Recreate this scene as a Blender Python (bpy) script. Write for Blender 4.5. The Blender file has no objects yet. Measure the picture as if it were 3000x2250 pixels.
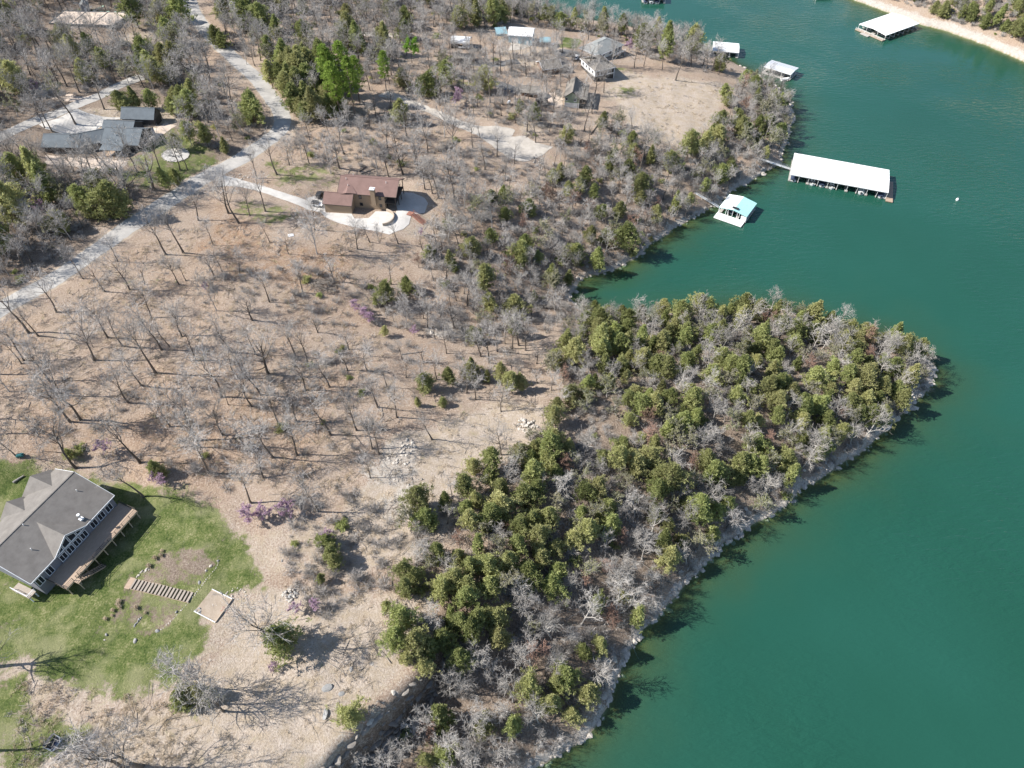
import bpy, bmesh, math, random
import numpy as np
from mathutils import Vector, Matrix
from mathutils.geometry import delaunay_2d_cdt

# ------------------------------------------------------------------ camera, sky, sun, exposure
sc = bpy.context.scene
C = sc.collection
CAM_H, PITCH, FPX = 160.0, math.radians(48.5), 2080.0      # drone height over the lake, downward pitch, focal length in photo pixels
cam = bpy.data.cameras.new('camera'); cam.sensor_width = 36.0; cam.lens = 36.0 * FPX / 3000.0
cam.clip_start = 1.0; cam.clip_end = 6000.0
camo = bpy.data.objects.new('camera', cam); C.objects.link(camo)
camo.location = (0, 0, CAM_H); camo.rotation_euler = (math.pi / 2 - PITCH, 0, 0)
sc.camera = camo
SUN_EL = math.radians(40.0)
world = bpy.data.worlds.new('World'); sc.world = world; world.use_nodes = True
wn = world.node_tree; bg = wn.nodes['Background']
sky = wn.nodes.new('ShaderNodeTexSky'); sky.sky_type = 'NISHITA'; sky.sun_disc = False
sky.sun_elevation = SUN_EL; sky.sun_rotation = math.radians(270); sky.altitude = 300; sky.dust_density = 0.6
wn.links.new(sky.outputs[0], bg.inputs[0]); bg.inputs[1].default_value = 0.085
sun = bpy.data.lights.new('sun', 'SUN'); sun.energy = 4.6; sun.angle = math.radians(0.53); sun.color = (1.0, 0.955, 0.89)
suno = bpy.data.objects.new('sun', sun); C.objects.link(suno); suno.location = (-200, 100, 200)
suno.rotation_euler = Vector((math.cos(SUN_EL), 0.012, -math.sin(SUN_EL))).to_track_quat('-Z', 'Y').to_euler()
vs = sc.view_settings; vs.view_transform = 'Standard'; vs.look = 'None'; vs.gamma = 1.0; vs.exposure = 1.05; vs.use_curve_mapping = False
sc.cycles.max_bounces = 6; sc.cycles.diffuse_bounces = 2; sc.cycles.glossy_bounces = 2; sc.cycles.transparent_max_bounces = 8
sc.cycles.caustics_reflective = False; sc.cycles.caustics_refractive = False

rng = np.random.default_rng(11); rnd = random.Random(11)
SP, CP = math.sin(PITCH), math.cos(PITCH)

def P(u, v, z=0.0):
    """where the line of sight of photo pixel (u, v) meets the level z (survey of the place from the photo)"""
    a = (u - 1500) / FPX; b = (1125 - v) / FPX
    d = (a, CP + SP * b, -SP + CP * b); t = (z - CAM_H) / d[2]
    return Vector((d[0] * t, d[1] * t, z))

def Q(x, y, z):
    dz = z - CAM_H; dep = y * CP - dz * SP
    return 1500 + FPX * x / dep, 1125 - FPX * (y * SP + dz * CP) / dep, dep

# ------------------------------------------------------------------ mesh + object helpers
def tag(o, label=None, cat=None, group=None, kind=None):
    if label: o['label'] = label
    if cat: o['category'] = cat
    if group: o['group'] = group
    if kind: o['kind'] = kind
    return o

def empty(name, loc, rz=0.0, **kw):
    o = bpy.data.objects.new(name, None); C.objects.link(o)
    o.location = loc; o.rotation_euler = (0, 0, rz); o.empty_display_size = 0.3
    return tag(o, **kw)

def link_mesh(name, me, parent=None):
    o = bpy.data.objects.new(name, me); C.objects.link(o)
    if parent: o.parent = parent
    return o

class MB:
    def __init__(s): s.v = []; s.f = []
    def add(s, vs_, fs):
        n = len(s.v); s.v += [tuple(p) for p in vs_]; s.f += [tuple(i + n for i in f) for f in fs]; return s
    def box(s, x0, x1, y0, y1, z0, z1):
        return s.add([(x0,y0,z0),(x1,y0,z0),(x1,y1,z0),(x0,y1,z0),(x0,y0,z1),(x1,y0,z1),(x1,y1,z1),(x0,y1,z1)],
                     [(3,2,1,0),(4,5,6,7),(0,1,5,4),(1,2,6,5),(2,3,7,6),(3,0,4,7)])
    def beam(s, a, b, w, h=None, up=(0, 0, 1)):
        a = Vector(a); b = Vector(b); h = h or w; d = (b - a).normalized(); up = Vector(up)
        if abs(d.dot(up)) > 0.95: up = Vector((0, 1, 0))
        x = d.cross(up).normalized() * w / 2; y = x.cross(d).normalized() * h / 2
        return s.add([a-x-y, a+x-y, a+x+y, a-x+y, b-x-y, b+x-y, b+x+y, b-x+y],
                     [(0,1,2,3),(7,6,5,4),(4,5,1,0),(5,6,2,1),(6,7,3,2),(7,4,0,3)])
    def slab(s, pts, t):
        """polygon thickened downwards by t"""
        n = len(pts); pts = [Vector(p) for p in pts]
        lo = [p - Vector((0, 0, t)) for p in pts]
        return s.add(pts + lo, [tuple(range(n)), tuple(range(2*n-1, n-1, -1))] + [(i, i+n, (i+1) % n + n, (i+1) % n) for i in range(n)])
    def tube(s, pts, rad, n=6, cap=True):
        pts = [Vector(p) for p in pts]; base = len(s.v)
        for i, p in enumerate(pts):
            d = (pts[min(i+1, len(pts)-1)] - pts[max(i-1, 0)]).normalized()
            up = Vector((0, 0, 1)) if abs(d.z) < 0.9 else Vector((1, 0, 0))
            x = d.cross(up).normalized(); y = x.cross(d)
            r = rad[i] if hasattr(rad, '__len__') else rad
            for k in range(n):
                a = 2 * math.pi * k / n; s.v.append(tuple(p + (x * math.cos(a) + y * math.sin(a)) * r))
        for i in range(len(pts) - 1):
            for k in range(n):
                a = base + i*n + k; b = base + i*n + (k+1) % n; s.f.append((a, b, b+n, a+n))
        if cap:
            s.f.append(tuple(base + k for k in range(n-1, -1, -1))); s.f.append(tuple(base + (len(pts)-1)*n + k for k in range(n)))
        return s
    def mesh(s, name, mat, smooth=False):
        me = bpy.data.meshes.new(name); me.from_pydata(s.v, [], s.f); me.materials.append(mat)
        if smooth: me.polygons.foreach_set('use_smooth', [True] * len(me.polygons))
        me.update(); return me
    def build(s, name, mat, parent=None, smooth=False, **kw):
        return tag(link_mesh(name, s.mesh(name, mat, smooth), parent), **kw)

def np_mesh(name, v, f, mat):
    """fast mesh from arrays: v (n,3), f (m,3|4)"""
    me = bpy.data.meshes.new(name); k = f.shape[1]
    me.vertices.add(len(v)); me.vertices.foreach_set('co', np.asarray(v, np.float32).ravel())
    me.loops.add(f.size); me.loops.foreach_set('vertex_index', np.asarray(f, np.int32).ravel())
    me.polygons.add(len(f)); me.polygons.foreach_set('loop_start', np.arange(0, f.size, k, dtype=np.int32))
    me.update(calc_edges=True); me.validate(); me.materials.append(mat); return me

def fattr(me, name, vals):
    a = me.attributes.new(name, 'FLOAT', 'POINT'); a.data.foreach_set('value', np.asarray(vals, np.float32))

# ------------------------------------------------------------------ materials
class NT:
    """small node-tree helper"""
    def __init__(s, name):
        s.m = bpy.data.materials.new(name); s.m.use_nodes = True; s.t = s.m.node_tree; s.b = s.t.nodes['Principled BSDF']
    def n(s, typ, **kw):
        nd = s.t.nodes.new(typ)
        for k, v in kw.items(): setattr(nd, k, v)
        return nd
    def l(s, a, b): s.t.links.new(a, b)
    def noise(s, scale, detail=3, rough=0.55, coord=None, dist=0.0):
        nd = s.n('ShaderNodeTexNoise'); nd.inputs['Scale'].default_value = scale; nd.inputs['Detail'].default_value = detail
        nd.inputs['Roughness'].default_value = rough; nd.inputs['Distortion'].default_value = dist
        if coord is not None: s.l(coord, nd.inputs['Vector'])
        return nd.outputs['Fac']
    def ramp(s, fac, stops):
        nd = s.n('ShaderNodeValToRGB'); e = nd.color_ramp.elements
        while len(e) < len(stops): e.new(0.5)
        for i, (p, c) in enumerate(stops):
            e[i].position = p; e[i].color = (c, c, c, 1) if not hasattr(c, '__len__') else (*c, 1)
        s.l(fac, nd.inputs[0]); return nd.outputs[0]
    def mix(s, f, a, b, blend='MIX'):
        nd = s.n('ShaderNodeMix', data_type='RGBA', blend_type=blend)
        for val, i in ((f, 0), (a, 6), (b, 7)):
            if hasattr(val, 'is_output') or isinstance(val, bpy.types.NodeSocket): s.l(val, nd.inputs[i])
            elif i == 0: nd.inputs[0].default_value = val
            else: nd.inputs[i].default_value = (*val, 1)
        return nd.outputs[2]
    def math(s, op, a, b=0.0, clamp=False):
        nd = s.n('ShaderNodeMath', operation=op, use_clamp=clamp)
        for val, i in ((a, 0), (b, 1)):
            if isinstance(val, bpy.types.NodeSocket): s.l(val, nd.inputs[i])
            else: nd.inputs[i].default_value = val
        return nd.outputs[0]
    def attr(s, name): return s.n('ShaderNodeAttribute', attribute_name=name).outputs['Fac']
    def coord(s, which='Object'): return s.n('ShaderNodeTexCoord').outputs[which]
    def pos(s): return s.n('ShaderNodeNewGeometry').outputs['Position']
    def bump(s, h, dist, strength=1.0):
        nd = s.n('ShaderNodeBump'); nd.inputs['Distance'].default_value = dist; nd.inputs['Strength'].default_value = strength
        s.l(h, nd.inputs['Height']); s.l(nd.outputs[0], s.b.inputs['Normal'])
    def done(s, col=None, rough=0.8, spec=0.3, metal=0.0):
        if col is not None:
            if isinstance(col, bpy.types.NodeSocket): s.l(col, s.b.inputs['Base Color'])
            else: s.b.inputs['Base Color'].default_value = (*col, 1)
        s.b.inputs['Roughness'].default_value = rough; s.b.inputs['Specular IOR Level'].default_value = spec
        s.b.inputs['Metallic'].default_value = metal; return s.m

def mat(name, c1, c2=None, scale=1.5, rough=0.8, spec=0.3, bump=0.0, detail=4, metal=0.0, stretch=None):
    """weathered surface: two tones of the same stuff mixed by noise in object space"""
    t = NT(name); c2 = c2 or tuple(x * 0.75 for x in c1); co = t.coord('Object')
    if stretch:
        mp = t.n('ShaderNodeMapping'); mp.inputs['Scale'].default_value = stretch; t.l(co, mp.inputs[0]); co = mp.outputs[0]
    f = t.noise(scale, detail, 0.65, co)
    if bump: t.bump(f, bump)
    return t.done(t.mix(t.ramp(f, [(0.3, 0.0), (0.7, 1.0)]), c1, c2), rough, spec, metal)

# ------------------------------------------------------------------ terrain: shoreline, height field
shore_px = [(1640,52),(1720,60),(1800,68),(1900,92),(2000,126),(2090,156),(2170,196),(2230,226),(2285,262),(2318,300),(2326,345),(2313,393),
    (2296,434),(2290,476),(2253,497),(2203,529),(2150,556),(2110,594),(2045,628),(1990,660),(1945,692),(1895,723),(1862,758),(1827,775),(1768,800),
    (1715,812),(1690,838),(1668,872),(1700,905),(1790,925),(1900,925),(2010,915),(2110,905),(2200,900),(2300,905),(2380,938),(2450,958),(2520,968),
    (2590,985),(2640,1005),(2690,1040),(2728,1064),(2744,1088),(2728,1128),(2690,1168),(2655,1205),(2618,1238),(2566,1280),(2530,1318),(2470,1352),(2415,1392),
    (2355,1424),(2300,1482),(2240,1520),(2190,1545),(2130,1585),(2062,1650),(2000,1722),(1935,1797),(1870,1862),(1828,1940),(1800,2010),(1780,2075),
    (1745,2130),(1700,2172),(1640,2212),(1560,2252)]
far_px = [(3800,470),(3300,300),(3000,181),(2930,150),(2859,122),(2768,90),(2696,72),(2601,36),(2550,18),(2502,0),(2440,-28)]
S = [P(*p).xy for p in shore_px]
main_shore = [Vector(p) for p in [(-150,1600),(-110,760),(-60,520),(0,435)]] + S + [Vector(p) for p in [(-14,15),(-40,-60),(-60,-300),(-60,-1600)]]
far_shore = [Vector(p) for p in [(900,-1600),(700,-100)]] + [P(*p).xy for p in far_px] + [Vector((200,620)), Vector((190,1600))]

def wobble(pts, core):
    out = []
    for i in range(len(pts) - 1):
        a, b = pts[i], pts[i+1]; L = (b - a).length
        n = max(1, int(L / 2.2)) if L < 60 else 1
        nr = Vector((-(b-a).y, (b-a).x)).normalized()
        for k in range(n):
            p = a.lerp(b, k / n)
            if k: p = p + nr * rnd.uniform(-0.55, 0.55)
            out.append(p)
    return out + [pts[-1]]
main_shore = wobble(main_shore, 0); far_shore = wobble(far_shore, 0)
LAKE = np.array([tuple(p) for p in main_shore + far_shore])

def inside(poly, x, y):
    r = np.zeros(x.shape, bool); n = len(poly); j = n - 1
    for i in range(n):
        xi, yi = poly[i]; xj, yj = poly[j]
        if yi != yj:
            r ^= ((yi > y) != (yj > y)) & (x < (xj - xi) * (y - yi) / (yj - yi) + xi)
        j = i
    return r

def dist_to(poly, x, y, closed=True):
    d = np.full(x.shape, 1e18); n = len(poly)
    for i in range(n if closed else n - 1):
        ax, ay = poly[i]; bx, by = poly[(i+1) % n]; ex, ey = bx-ax, by-ay; L = ex*ex + ey*ey + 1e-9
        t = np.clip(((x-ax)*ex + (y-ay)*ey) / L, 0, 1)
        d = np.minimum(d, (x-ax-t*ex)**2 + (y-ay-t*ey)**2)
    return np.sqrt(d)

def spaced(a, b, step, grow, ext):
    core = list(np.arange(a, b + step, step)); lo = [core[0]]; hi = [core[-1]]; s = step
    while hi[-1] < ext: s *= grow; hi.append(hi[-1] + s)
    s = step
    while lo[-1] > -ext: s *= grow; lo.append(lo[-1] - s)
    return np.array(lo[:0:-1] + core + hi[1:])
XS = spaced(-285, 305, 1.15, 1.25, 2600); YS = spaced(18, 450, 1.15, 1.25, 3200)
GX, GY = np.meshgrid(XS, YS); NX, NY = len(XS), len(YS)
gx, gy = GX.ravel(), GY.ravel()
lake_in = inside(LAKE, gx, gy)
sd = dist_to(LAKE, gx, gy) * np.where(lake_in, -1, 1)        # + on land, - over water

ctrl = [(150,1500,15),(60,1640,14.6),(330,1620,14.6),(0,1400,15.6),(500,1500,14.4),(500,1800,13.2),(100,2200,13.4),(400,2100,13.2),(700,2200,13),(900,2150,13),(560,1650,13.8),(700,1750,13.2),(760,2000,13),
    (-300,1700,15),(-300,2300,14),(300,2400,13.5),(800,2400,13),(1000,2000,13),(1000,1850,13),(1150,1850,13),(1250,1350,13.4),(1500,1270,12),(1000,1400,14.2),(1000,1600,13.5),(600,1200,16.5),(800,1050,15.5),(200,1000,19),(-200,1000,21),
    (0,900,20.5),(170,790,20.6),(340,680,20.6),(600,560,20),(800,400,20),(700,200,22),(560,0,24),(400,430,24),(250,420,24),(520,350,23.5),(0,400,26),(200,150,27),(0,0,28),(400,60,26),(-300,400,28),(-300,-100,30),(300,-150,28),
    (950,620,17),(1040,600,17),(1130,610,16.8),(1200,600,16),(1150,690,15.6),(900,760,16.5),(1000,450,18),(1000,250,19.5),(1200,300,17.5),(1250,420,16.5),(1450,330,15.5),(1550,450,13.5),(1380,520,14.5),(1300,650,13.5),(1100,800,13),
    (1200,930,9),(1000,880,13),(1330,960,7.5),(1450,930,5),(1570,900,2.5),(1300,850,10),(1450,800,8),(1560,760,6.5),(1600,840,2.2),(1420,1080,9.5),(1300,1130,11.5),(1550,1050,7.5),(1150,1080,13.5),
    (1500,600,11),(1700,650,7),(1600,450,13),(1800,600,6.5),(1850,690,2.5),(1500,250,15),(1700,250,13),(1690,300,12.5),(1720,150,13.5),(2000,330,9.5),(2050,400,8),(2100,250,9),(2200,320,5.5),(1900,450,9.5),(2050,530,4.5),(2200,430,4.5),(1850,550,7.5),
    (1300,100,17),(1500,130,15.5),(1200,200,18),(1800,170,11),(1950,200,9.5),(1000,50,21),(1200,-50,18),(800,-100,22),(1400,30,14),
    (1700,1150,11.5),(1900,1080,9.5),(2100,1050,8.5),(2300,1060,7),(2500,1070,4.5),(2650,1090,2.2),(1500,1550,12.5),(1300,1700,12.8),(1400,1600,12.8),(1700,1450,11.5),(1900,1330,10.5),(2150,1230,8.5),(2350,1180,7),(2480,1190,5),
    (1650,1000,6.5),(1800,1000,5.5),(2000,985,5),(2200,970,4),(2400,1010,4),(1300,1800,12.5),(1350,1760,12.3),(1450,1720,11.8),(1600,1620,10.5),(1800,1480,9.2),(2050,1340,7.5),
    (1600,1780,7),(1750,1680,6.5),(1900,1580,5.8),(2100,1440,5),(1500,1850,6.5),(1500,1950,4.2),(1600,1920,3.8),(1700,1850,3.2),(1350,2080,3.4),(1500,2100,3.4),(1650,2050,2.4),(1250,2200,3.2),(1450,2200,2.4),(1100,2330,3),
    (2700,-60,9),(2800,0,8),(3000,60,8),(3000,-100,14),(3200,150,9),(3600,250,12),(2600,-30,5)]
cp = [tuple(P(*c)) for c in ctrl]
# bluff: brink and foot, a few metres apart
brink_px = [(840,2370),(900,2300),(962,2240),(1005,2195),(1050,2160),(1098,2115),(1150,2072),(1190,2030),(1228,1990),(1250,1962),(1262,1920),(1290,1862)]
brink = [P(u, v, 12.8) for u, v in brink_px]
for i, p in enumerate(brink):
    q0, q1 = brink[max(i-1, 0)], brink[min(i+1, len(brink)-1)]
    d = (q1 - q0).xy.normalized(); nr = Vector((d.y, -d.x))
    cp.append((p.x, p.y, 12.8)); back = p.xy - nr * 3; cp.append((back.x, back.y, 12.9))
    foot = p.xy + nr * 2.6; zf = [3.6,3.6,3.7,3.8,4,4.2,4.4,4.8,5.2,5.8,7.0,9.5][i]
    cp.append((foot.x, foot.y, zf)); f2 = p.xy + nr * 6.5; cp.append((f2.x, f2.y, zf - 0.7))
for p in main_shore[3:-1:3] + far_shore[1:-1:3]: cp.append((p.x, p.y, 0.0))
for x, y, z in [(-600,200,35),(-600,700,40),(-300,800,36),(-900,-300,30),(-300,-400,20),(-1600,1600,60),(-1800,-1000,50),(600,500,35),(900,900,50),(1500,300,45),(-150,-150,12),(-500,-1500,25)]: cp.append((x, y, z))
cp = np.array(cp)
Dm = np.hypot(cp[:, None, 0] - cp[None, :, 0], cp[:, None, 1] - cp[None, :, 1])
A = np.zeros((len(cp)+1, len(cp)+1)); A[:-1, :-1] = -Dm + np.eye(len(cp)) * 0.02; A[-1, :-1] = A[:-1, -1] = 1
wgt = np.linalg.solve(A, np.append(cp[:, 2], 0))
def rbf(x, y):
    out = np.full(x.shape, wgt[-1]); 
    for i in range(0, len(x), 20000):
        s_ = slice(i, i + 20000)
        out[s_] += -np.hypot(x[s_, None] - cp[None, :, 0], y[s_, None] - cp[None, :, 1]) @ wgt[:-1]
    return out

def fbm(x, y, s, seed=0, octs=4):
    """cheap value noise, -1..1"""
    out = np.zeros(x.shape); amp = 1.0; tot = 0
    for o in range(octs):
        fx, fy = x / s, y / s; ix, iy = np.floor(fx).astype(np.int64), np.floor(fy).astype(np.int64)
        tx, ty = fx - ix, fy - iy; tx = tx*tx*(3-2*tx); ty = ty*ty*(3-2*ty)
        def hsh(a, b):
            h = (a * 374761393 + b * 668265263 + (seed + o) * 974711) & 0x7fffffff
            h = ((h ^ (h >> 13)) * 1274126177) & 0x7fffffff
            return ((h ^ (h >> 16)) & 0xffff) / 32767.5 - 1
        out += amp * ((hsh(ix,iy)*(1-tx) + hsh(ix+1,iy)*tx)*(1-ty) + (hsh(ix,iy+1)*(1-tx) + hsh(ix+1,iy+1)*tx)*ty)
        tot += amp; amp *= 0.5; s *= 0.5
    return out / tot

land = np.maximum(rbf(gx, gy), 0.0)
dl = np.maximum(sd, 0)
bank = 1.25 + 0.7 * fbm(gx, gy, 14, 3)
zland = land * (1 - np.exp(-dl / 1.5)) + bank * (1 - np.exp(-dl / 1.3)) + fbm(gx, gy, 7, 5) * 0.28 * np.clip(dl / 8, 0, 1) + fbm(gx, gy, 24, 8) * 0.35 * np.clip(dl / 20, 0, 1)
zwat = -np.minimum(0.10 + 0.34 * np.maximum(-sd, 0) * (1 + 0.55 * fbm(gx, gy, 11, 4)), 9.0)
gz = np.where(sd > 0, zland, zwat)
# the bluff drops sheer along its brink
_b = np.array([tuple(b.xy) for b in brink]); _m = (gx > _b[:,0].min()-8) & (gx < _b[:,0].max()+8) & (gy > _b[:,1].min()-8) & (gy < _b[:,1].max()+8)
_x, _y, _z = gx[_m], gy[_m], gz[_m]; _d = dist_to(_b, _x, _y, False); _side = np.zeros(_x.shape); _best = np.full(_x.shape, 1e9)
for _i in range(len(_b)-1):
    ax, ay = _b[_i]; bx, by = _b[_i+1]; ex, ey = bx-ax, by-ay; tt = np.clip(((_x-ax)*ex + (_y-ay)*ey)/(ex*ex+ey*ey), 0, 1); dd_ = np.hypot(_x-ax-tt*ex, _y-ay-tt*ey); up_ = dd_ < _best
    _best = np.where(up_, dd_, _best); _side = np.where(up_, (_x-ax)*ey - (_y-ay)*ex, _side)
_drop = 12.7 - 7.0*np.maximum(_d - .3 + .5*fbm(_x, _y, 3.0, 31), 0); _foot = np.interp(_y, _b[:,1], [3.6,3.6,3.7,3.8,4,4.2,4.4,4.8,5.2,5.8,7.0,9.5])
gz[_m] = np.where((_side > 0) & (_d < 4.5), np.minimum(_z, np.maximum(_drop, _foot)), _z)
# level building pads: (photo pixel of centre, level, radius)
PADS = [((1060,590),17.0,13,9),((150,1560),15.0,17,9),((470,330),24.0,9,5),((290,420),24.0,15,6)]
for (uv, z, r, soft) in PADS:
    p = P(*uv, z); d = np.hypot(gx - p.x, gy - p.y); k = np.clip((r + soft - d) / soft, 0, 1); k = k*k*(3-2*k)
    gz = gz * (1 - k) + z * k
GZ = gz.reshape(NY, NX)

def T(x, y):
    """ground level at x, y"""
    i = min(max(int(np.searchsorted(XS, x)) - 1, 0), NX - 2); j = min(max(int(np.searchsorted(YS, y)) - 1, 0), NY - 2)
    tx = (x - XS[i]) / (XS[i+1] - XS[i]); ty = (y - YS[j]) / (YS[j+1] - YS[j])
    return float((GZ[j,i]*(1-tx) + GZ[j,i+1]*tx)*(1-ty) + (GZ[j+1,i]*(1-tx) + GZ[j+1,i+1]*tx)*ty)

def G(u, v, up=0.0):
    """ground point seen at photo pixel (u, v)"""
    lo, hi = -1.0, 45.0                      # march down the line of sight to the ground
    z = hi; step = 0.5
    while z > lo:
        p = P(u, v, z)
        if T(p.x, p.y) >= z: break
        z -= step
    a, b = z, z + step
    for _ in range(12):
        m = (a + b) / 2; p = P(u, v, m)
        if T(p.x, p.y) >= m: a = m
        else: b = m
    p = P(u, v, (a + b) / 2); return Vector((p.x, p.y, T(p.x, p.y) + up))

# ------------------------------------------------------------------ ground cover masks
def area(px, soft, nz=1.0):
    """soft mask of a patch of ground outlined in the photo, edge broken up by noise"""
    poly = np.array([tuple(G(*p).xy) for p in px]); m = np.zeros(gx.shape)
    bb = (gx > poly[:,0].min()-soft*2) & (gx < poly[:,0].max()+soft*2) & (gy > poly[:,1].min()-soft*2) & (gy < poly[:,1].max()+soft*2)
    x, y = gx[bb], gy[bb]; d = dist_to(poly, x, y) * np.where(inside(poly, x, y), 1, -1)
    d = d + fbm(x, y, 9, len(px)) * soft * 1.3 * nz
    t = np.clip(d / soft * 0.5 + 0.5, 0, 1); m[bb] = t*t*(3-2*t); return m
Z1 = lambda x, y: (x*.452, y*.452)
Z2 = lambda x, y: (1000 + x*.452, y*.452)
Z4 = lambda x, y: (x*.452, 750 + y*.452)
Z5 = lambda x, y: (1000 + x*.452, 750 + y*.452)
Z7 = lambda x, y: (x*.452, 1500 + y*.452)
ZG = lambda x, y: (250 + x*.3165, 1560 + y*.3165)      # garden close-up
ZU = lambda x, y: (100 + x*.226, 270 + y*.226)         # dark-roofed house close-up
ZR = lambda x, y: (900 + x*.1808, 480 + y*.1808)       # brown-roofed house close-up

lawn = np.zeros(gx.shape); dry = lawn.copy(); rock = lawn.copy(); woods = lawn.copy(); rust = lawn.copy()
def put(m, px, soft, k=1.0, nz=1.0):
    np.maximum(m, area(px, soft, nz) * k, out=m)
put(lawn, [(-400,1330),(0,1345),(100,1350),(330,1395),(480,1440),(600,1470),(680,1530),(722,1600),(735,1690),(700,1740),(640,1800),(610,1880),(570,1960),(500,2020),(400,2070),(250,2010),(100,1970),(-400,1950)], 4.5, 0.95, 0.8)
put(lawn, [(-300,1960),(120,1990),(300,2070),(330,2140),(200,2250),(-300,2300)], 4.0, 0.66, 2.0)
put(lawn, [(430,385),(520,372),(600,420),(640,480),(560,530),(470,560),(380,545),(355,505),(420,450)], 3, 0.62)
put(lawn, [(760,470),(990,470),(985,520),(960,560),(800,540)], 4, 0.5)
put(lawn, [(660,590),(880,605),(905,640),(760,660)], 3, 0.5)
put(lawn, [(1335,225),(1400,245),(1400,270),(1340,265)], 2.5, 0.6)
put(lawn, [(1640,108),(1700,115),(1690,145),(1640,140)], 2, 0.95)
put(lawn, [(1790,190),(1850,190),(1850,215),(1790,215)], 2.5, 0.6)
put(lawn, [(1780,250),(1880,255),(1860,285),(1790,285)], 2.5, 0.5)
put(lawn, [(180,20),(400,30),(560,70),(500,110),(400,110),(360,90)], 4, 0.32)
put(dry, [(1150,1280),(1400,1190),(1500,1170),(1600,1200),(1560,1260),(1500,1330),(1380,1420),(1330,1500),(1270,1620),(1200,1670),(1000,1670),(950,1560),(1050,1450),(1100,1380)], 4, 0.9)
put(dry, [(-300,1960),(300,2060),(500,2030),(640,1900),(700,1800),(770,1700),(900,1720),(1250,1730),(1290,1850),(1255,1955),(1000,2200),(900,2330),(-300,2400)], 4, 0.72)
put(dry, [(1800,205),(2000,235),(2150,250),(2140,320),(2060,385),(2000,440),(1900,400),(1800,330),(1770,260)], 4, 0.78)
put(dry, [(120,320),(520,290),(540,370),(430,420),(160,430)], 4, 0.7)
put(dry, [(1180,560),(1300,580),(1330,700),(1200,720),(1150,690)], 5, 0.5)
put(dry, [(450,80),(580,110),(600,180),(480,150),(300,120)], 4, 0.6)
put(dry, [(1500,330),(1620,320),(1600,390),(1500,420)], 3, 0.6)
put(dry, [(1440,150),(1640,120),(1700,170),(1580,200),(1450,200)], 3, 0.6)
put(dry, [(600,100),(640,110),(880,380),(850,420),(800,330),(740,240)], 2.5, 0.7)
put(dry, [(1380,880),(1500,800),(1560,830),(1480,930)], 3, 0.3)
put(dry, [(700,1690),(780,1560),(900,1500),(1000,1560),(1000,1700),(900,1740)], 4, 0.55)
put(dry, [(-400,1330),(100,1345),(480,1430),(700,1510),(780,1600),(800,1700),(740,1800),(640,1960),(400,2100),(-400,2000)], 5, 0.6, 0.6)
put(rust, [(650,620),(900,690),(1000,800),(900,850),(700,800),(600,700)], 6, 0.9, 2)
put(rust, [(0,1180),(500,1200),(1000,1150),(1100,1300),(600,1380),(200,1330)], 8, 0.5, 2)
for m in (lawn,):
    for px in ([(471,1614),(566,1601),(630,1636),(626,1655),(566,1744),(386,1696),(427,1664)], [(376,1709),(544,1763),(472,1845),(402,1876),(304,1873),(297,1823),(345,1756)],
               [(372,1690),(400,1690),(570,1745),(565,1765),(540,1765),(365,1715)]):
        a_ = area(px, 1.3); m *= 1 - 0.55 * a_; dry *= 1 - .75 * a_; woods = np.maximum(woods, a_ * .75)
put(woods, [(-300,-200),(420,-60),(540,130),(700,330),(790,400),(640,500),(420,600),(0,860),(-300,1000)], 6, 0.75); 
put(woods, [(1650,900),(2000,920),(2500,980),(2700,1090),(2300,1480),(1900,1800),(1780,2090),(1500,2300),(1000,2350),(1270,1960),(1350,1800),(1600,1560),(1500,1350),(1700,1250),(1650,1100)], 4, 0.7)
put(rock, [(1130,1290),(1220,1300),(1230,1330),(1150,1420),(1050,1450),(1060,1400)], 3, 0.55, 2)
put(rock, [(1180,1400),(1270,1420),(1250,1520),(1100,1500)], 3, 0.5, 2)
put(rock, [(1510,1215),(1570,1215),(1560,1270),(1520,1270)], 2, 0.6, 2)
put(rock, [(1230,945),(1370,940),(1370,985),(1240,985)], 2, 0.6, 2)
put(rock, [(810,1755),(930,1720),(960,1790),(850,1800)], 2, 0.4, 2)
rock = np.maximum(rock, np.clip(1.25 - np.abs(sd) / (2.2 + 1.5*fbm(gx, gy, 10, 21)), 0, 1) * (0.75 + 0.3*fbm(gx, gy, 5, 9)))
FB = np.array([tuple(p) for p in far_shore]); dfar = dist_to(FB, gx, gy, False)
rock = np.maximum(rock, np.clip(1.35 - dfar / 5.0, 0, 1) * (sd > 0))
rock = np.maximum(rock, np.clip(1.3 - np.abs(dist_to(np.array([tuple(b.xy) for b in brink]), gx, gy, False) - 1.2) / 1.6, 0, 1) * .35)
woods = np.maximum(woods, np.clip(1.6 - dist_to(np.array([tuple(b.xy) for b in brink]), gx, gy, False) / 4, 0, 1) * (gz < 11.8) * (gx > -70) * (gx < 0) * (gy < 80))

# ------------------------------------------------------------------ ground material
t = NT('ground_cover'); co = t.pos()
fine = t.noise(2.6, 6, 0.72, co); mid = t.noise(0.42, 4, 0.6, co); big = t.noise(0.06, 3, 0.55, co); grit = t.noise(7.0, 3, 0.7, co)
litter = t.ramp(fine, [(0.27, (0.085, 0.061, 0.047)), (0.39, (0.242, 0.182, 0.141)), (0.52, (0.352, 0.280, 0.224)), (0.68, (0.53, 0.455, 0.39))])
rustc = t.ramp(fine, [(0.28, (0.10, 0.060, 0.038)), (0.48, (0.28, 0.180, 0.115)), (0.68, (0.46, 0.355, 0.265))])
litter = t.mix(t.math('MULTIPLY', t.ramp(mid, [(0.38, 0.0), (0.62, 1.0)]), 0.55), litter, (0.335, 0.268, 0.205))
litter = t.mix(t.math('MULTIPLY', t.ramp(big, [(0.42, 0.0), (0.6, 1.0)]), 0.32), litter, rustc)
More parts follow.
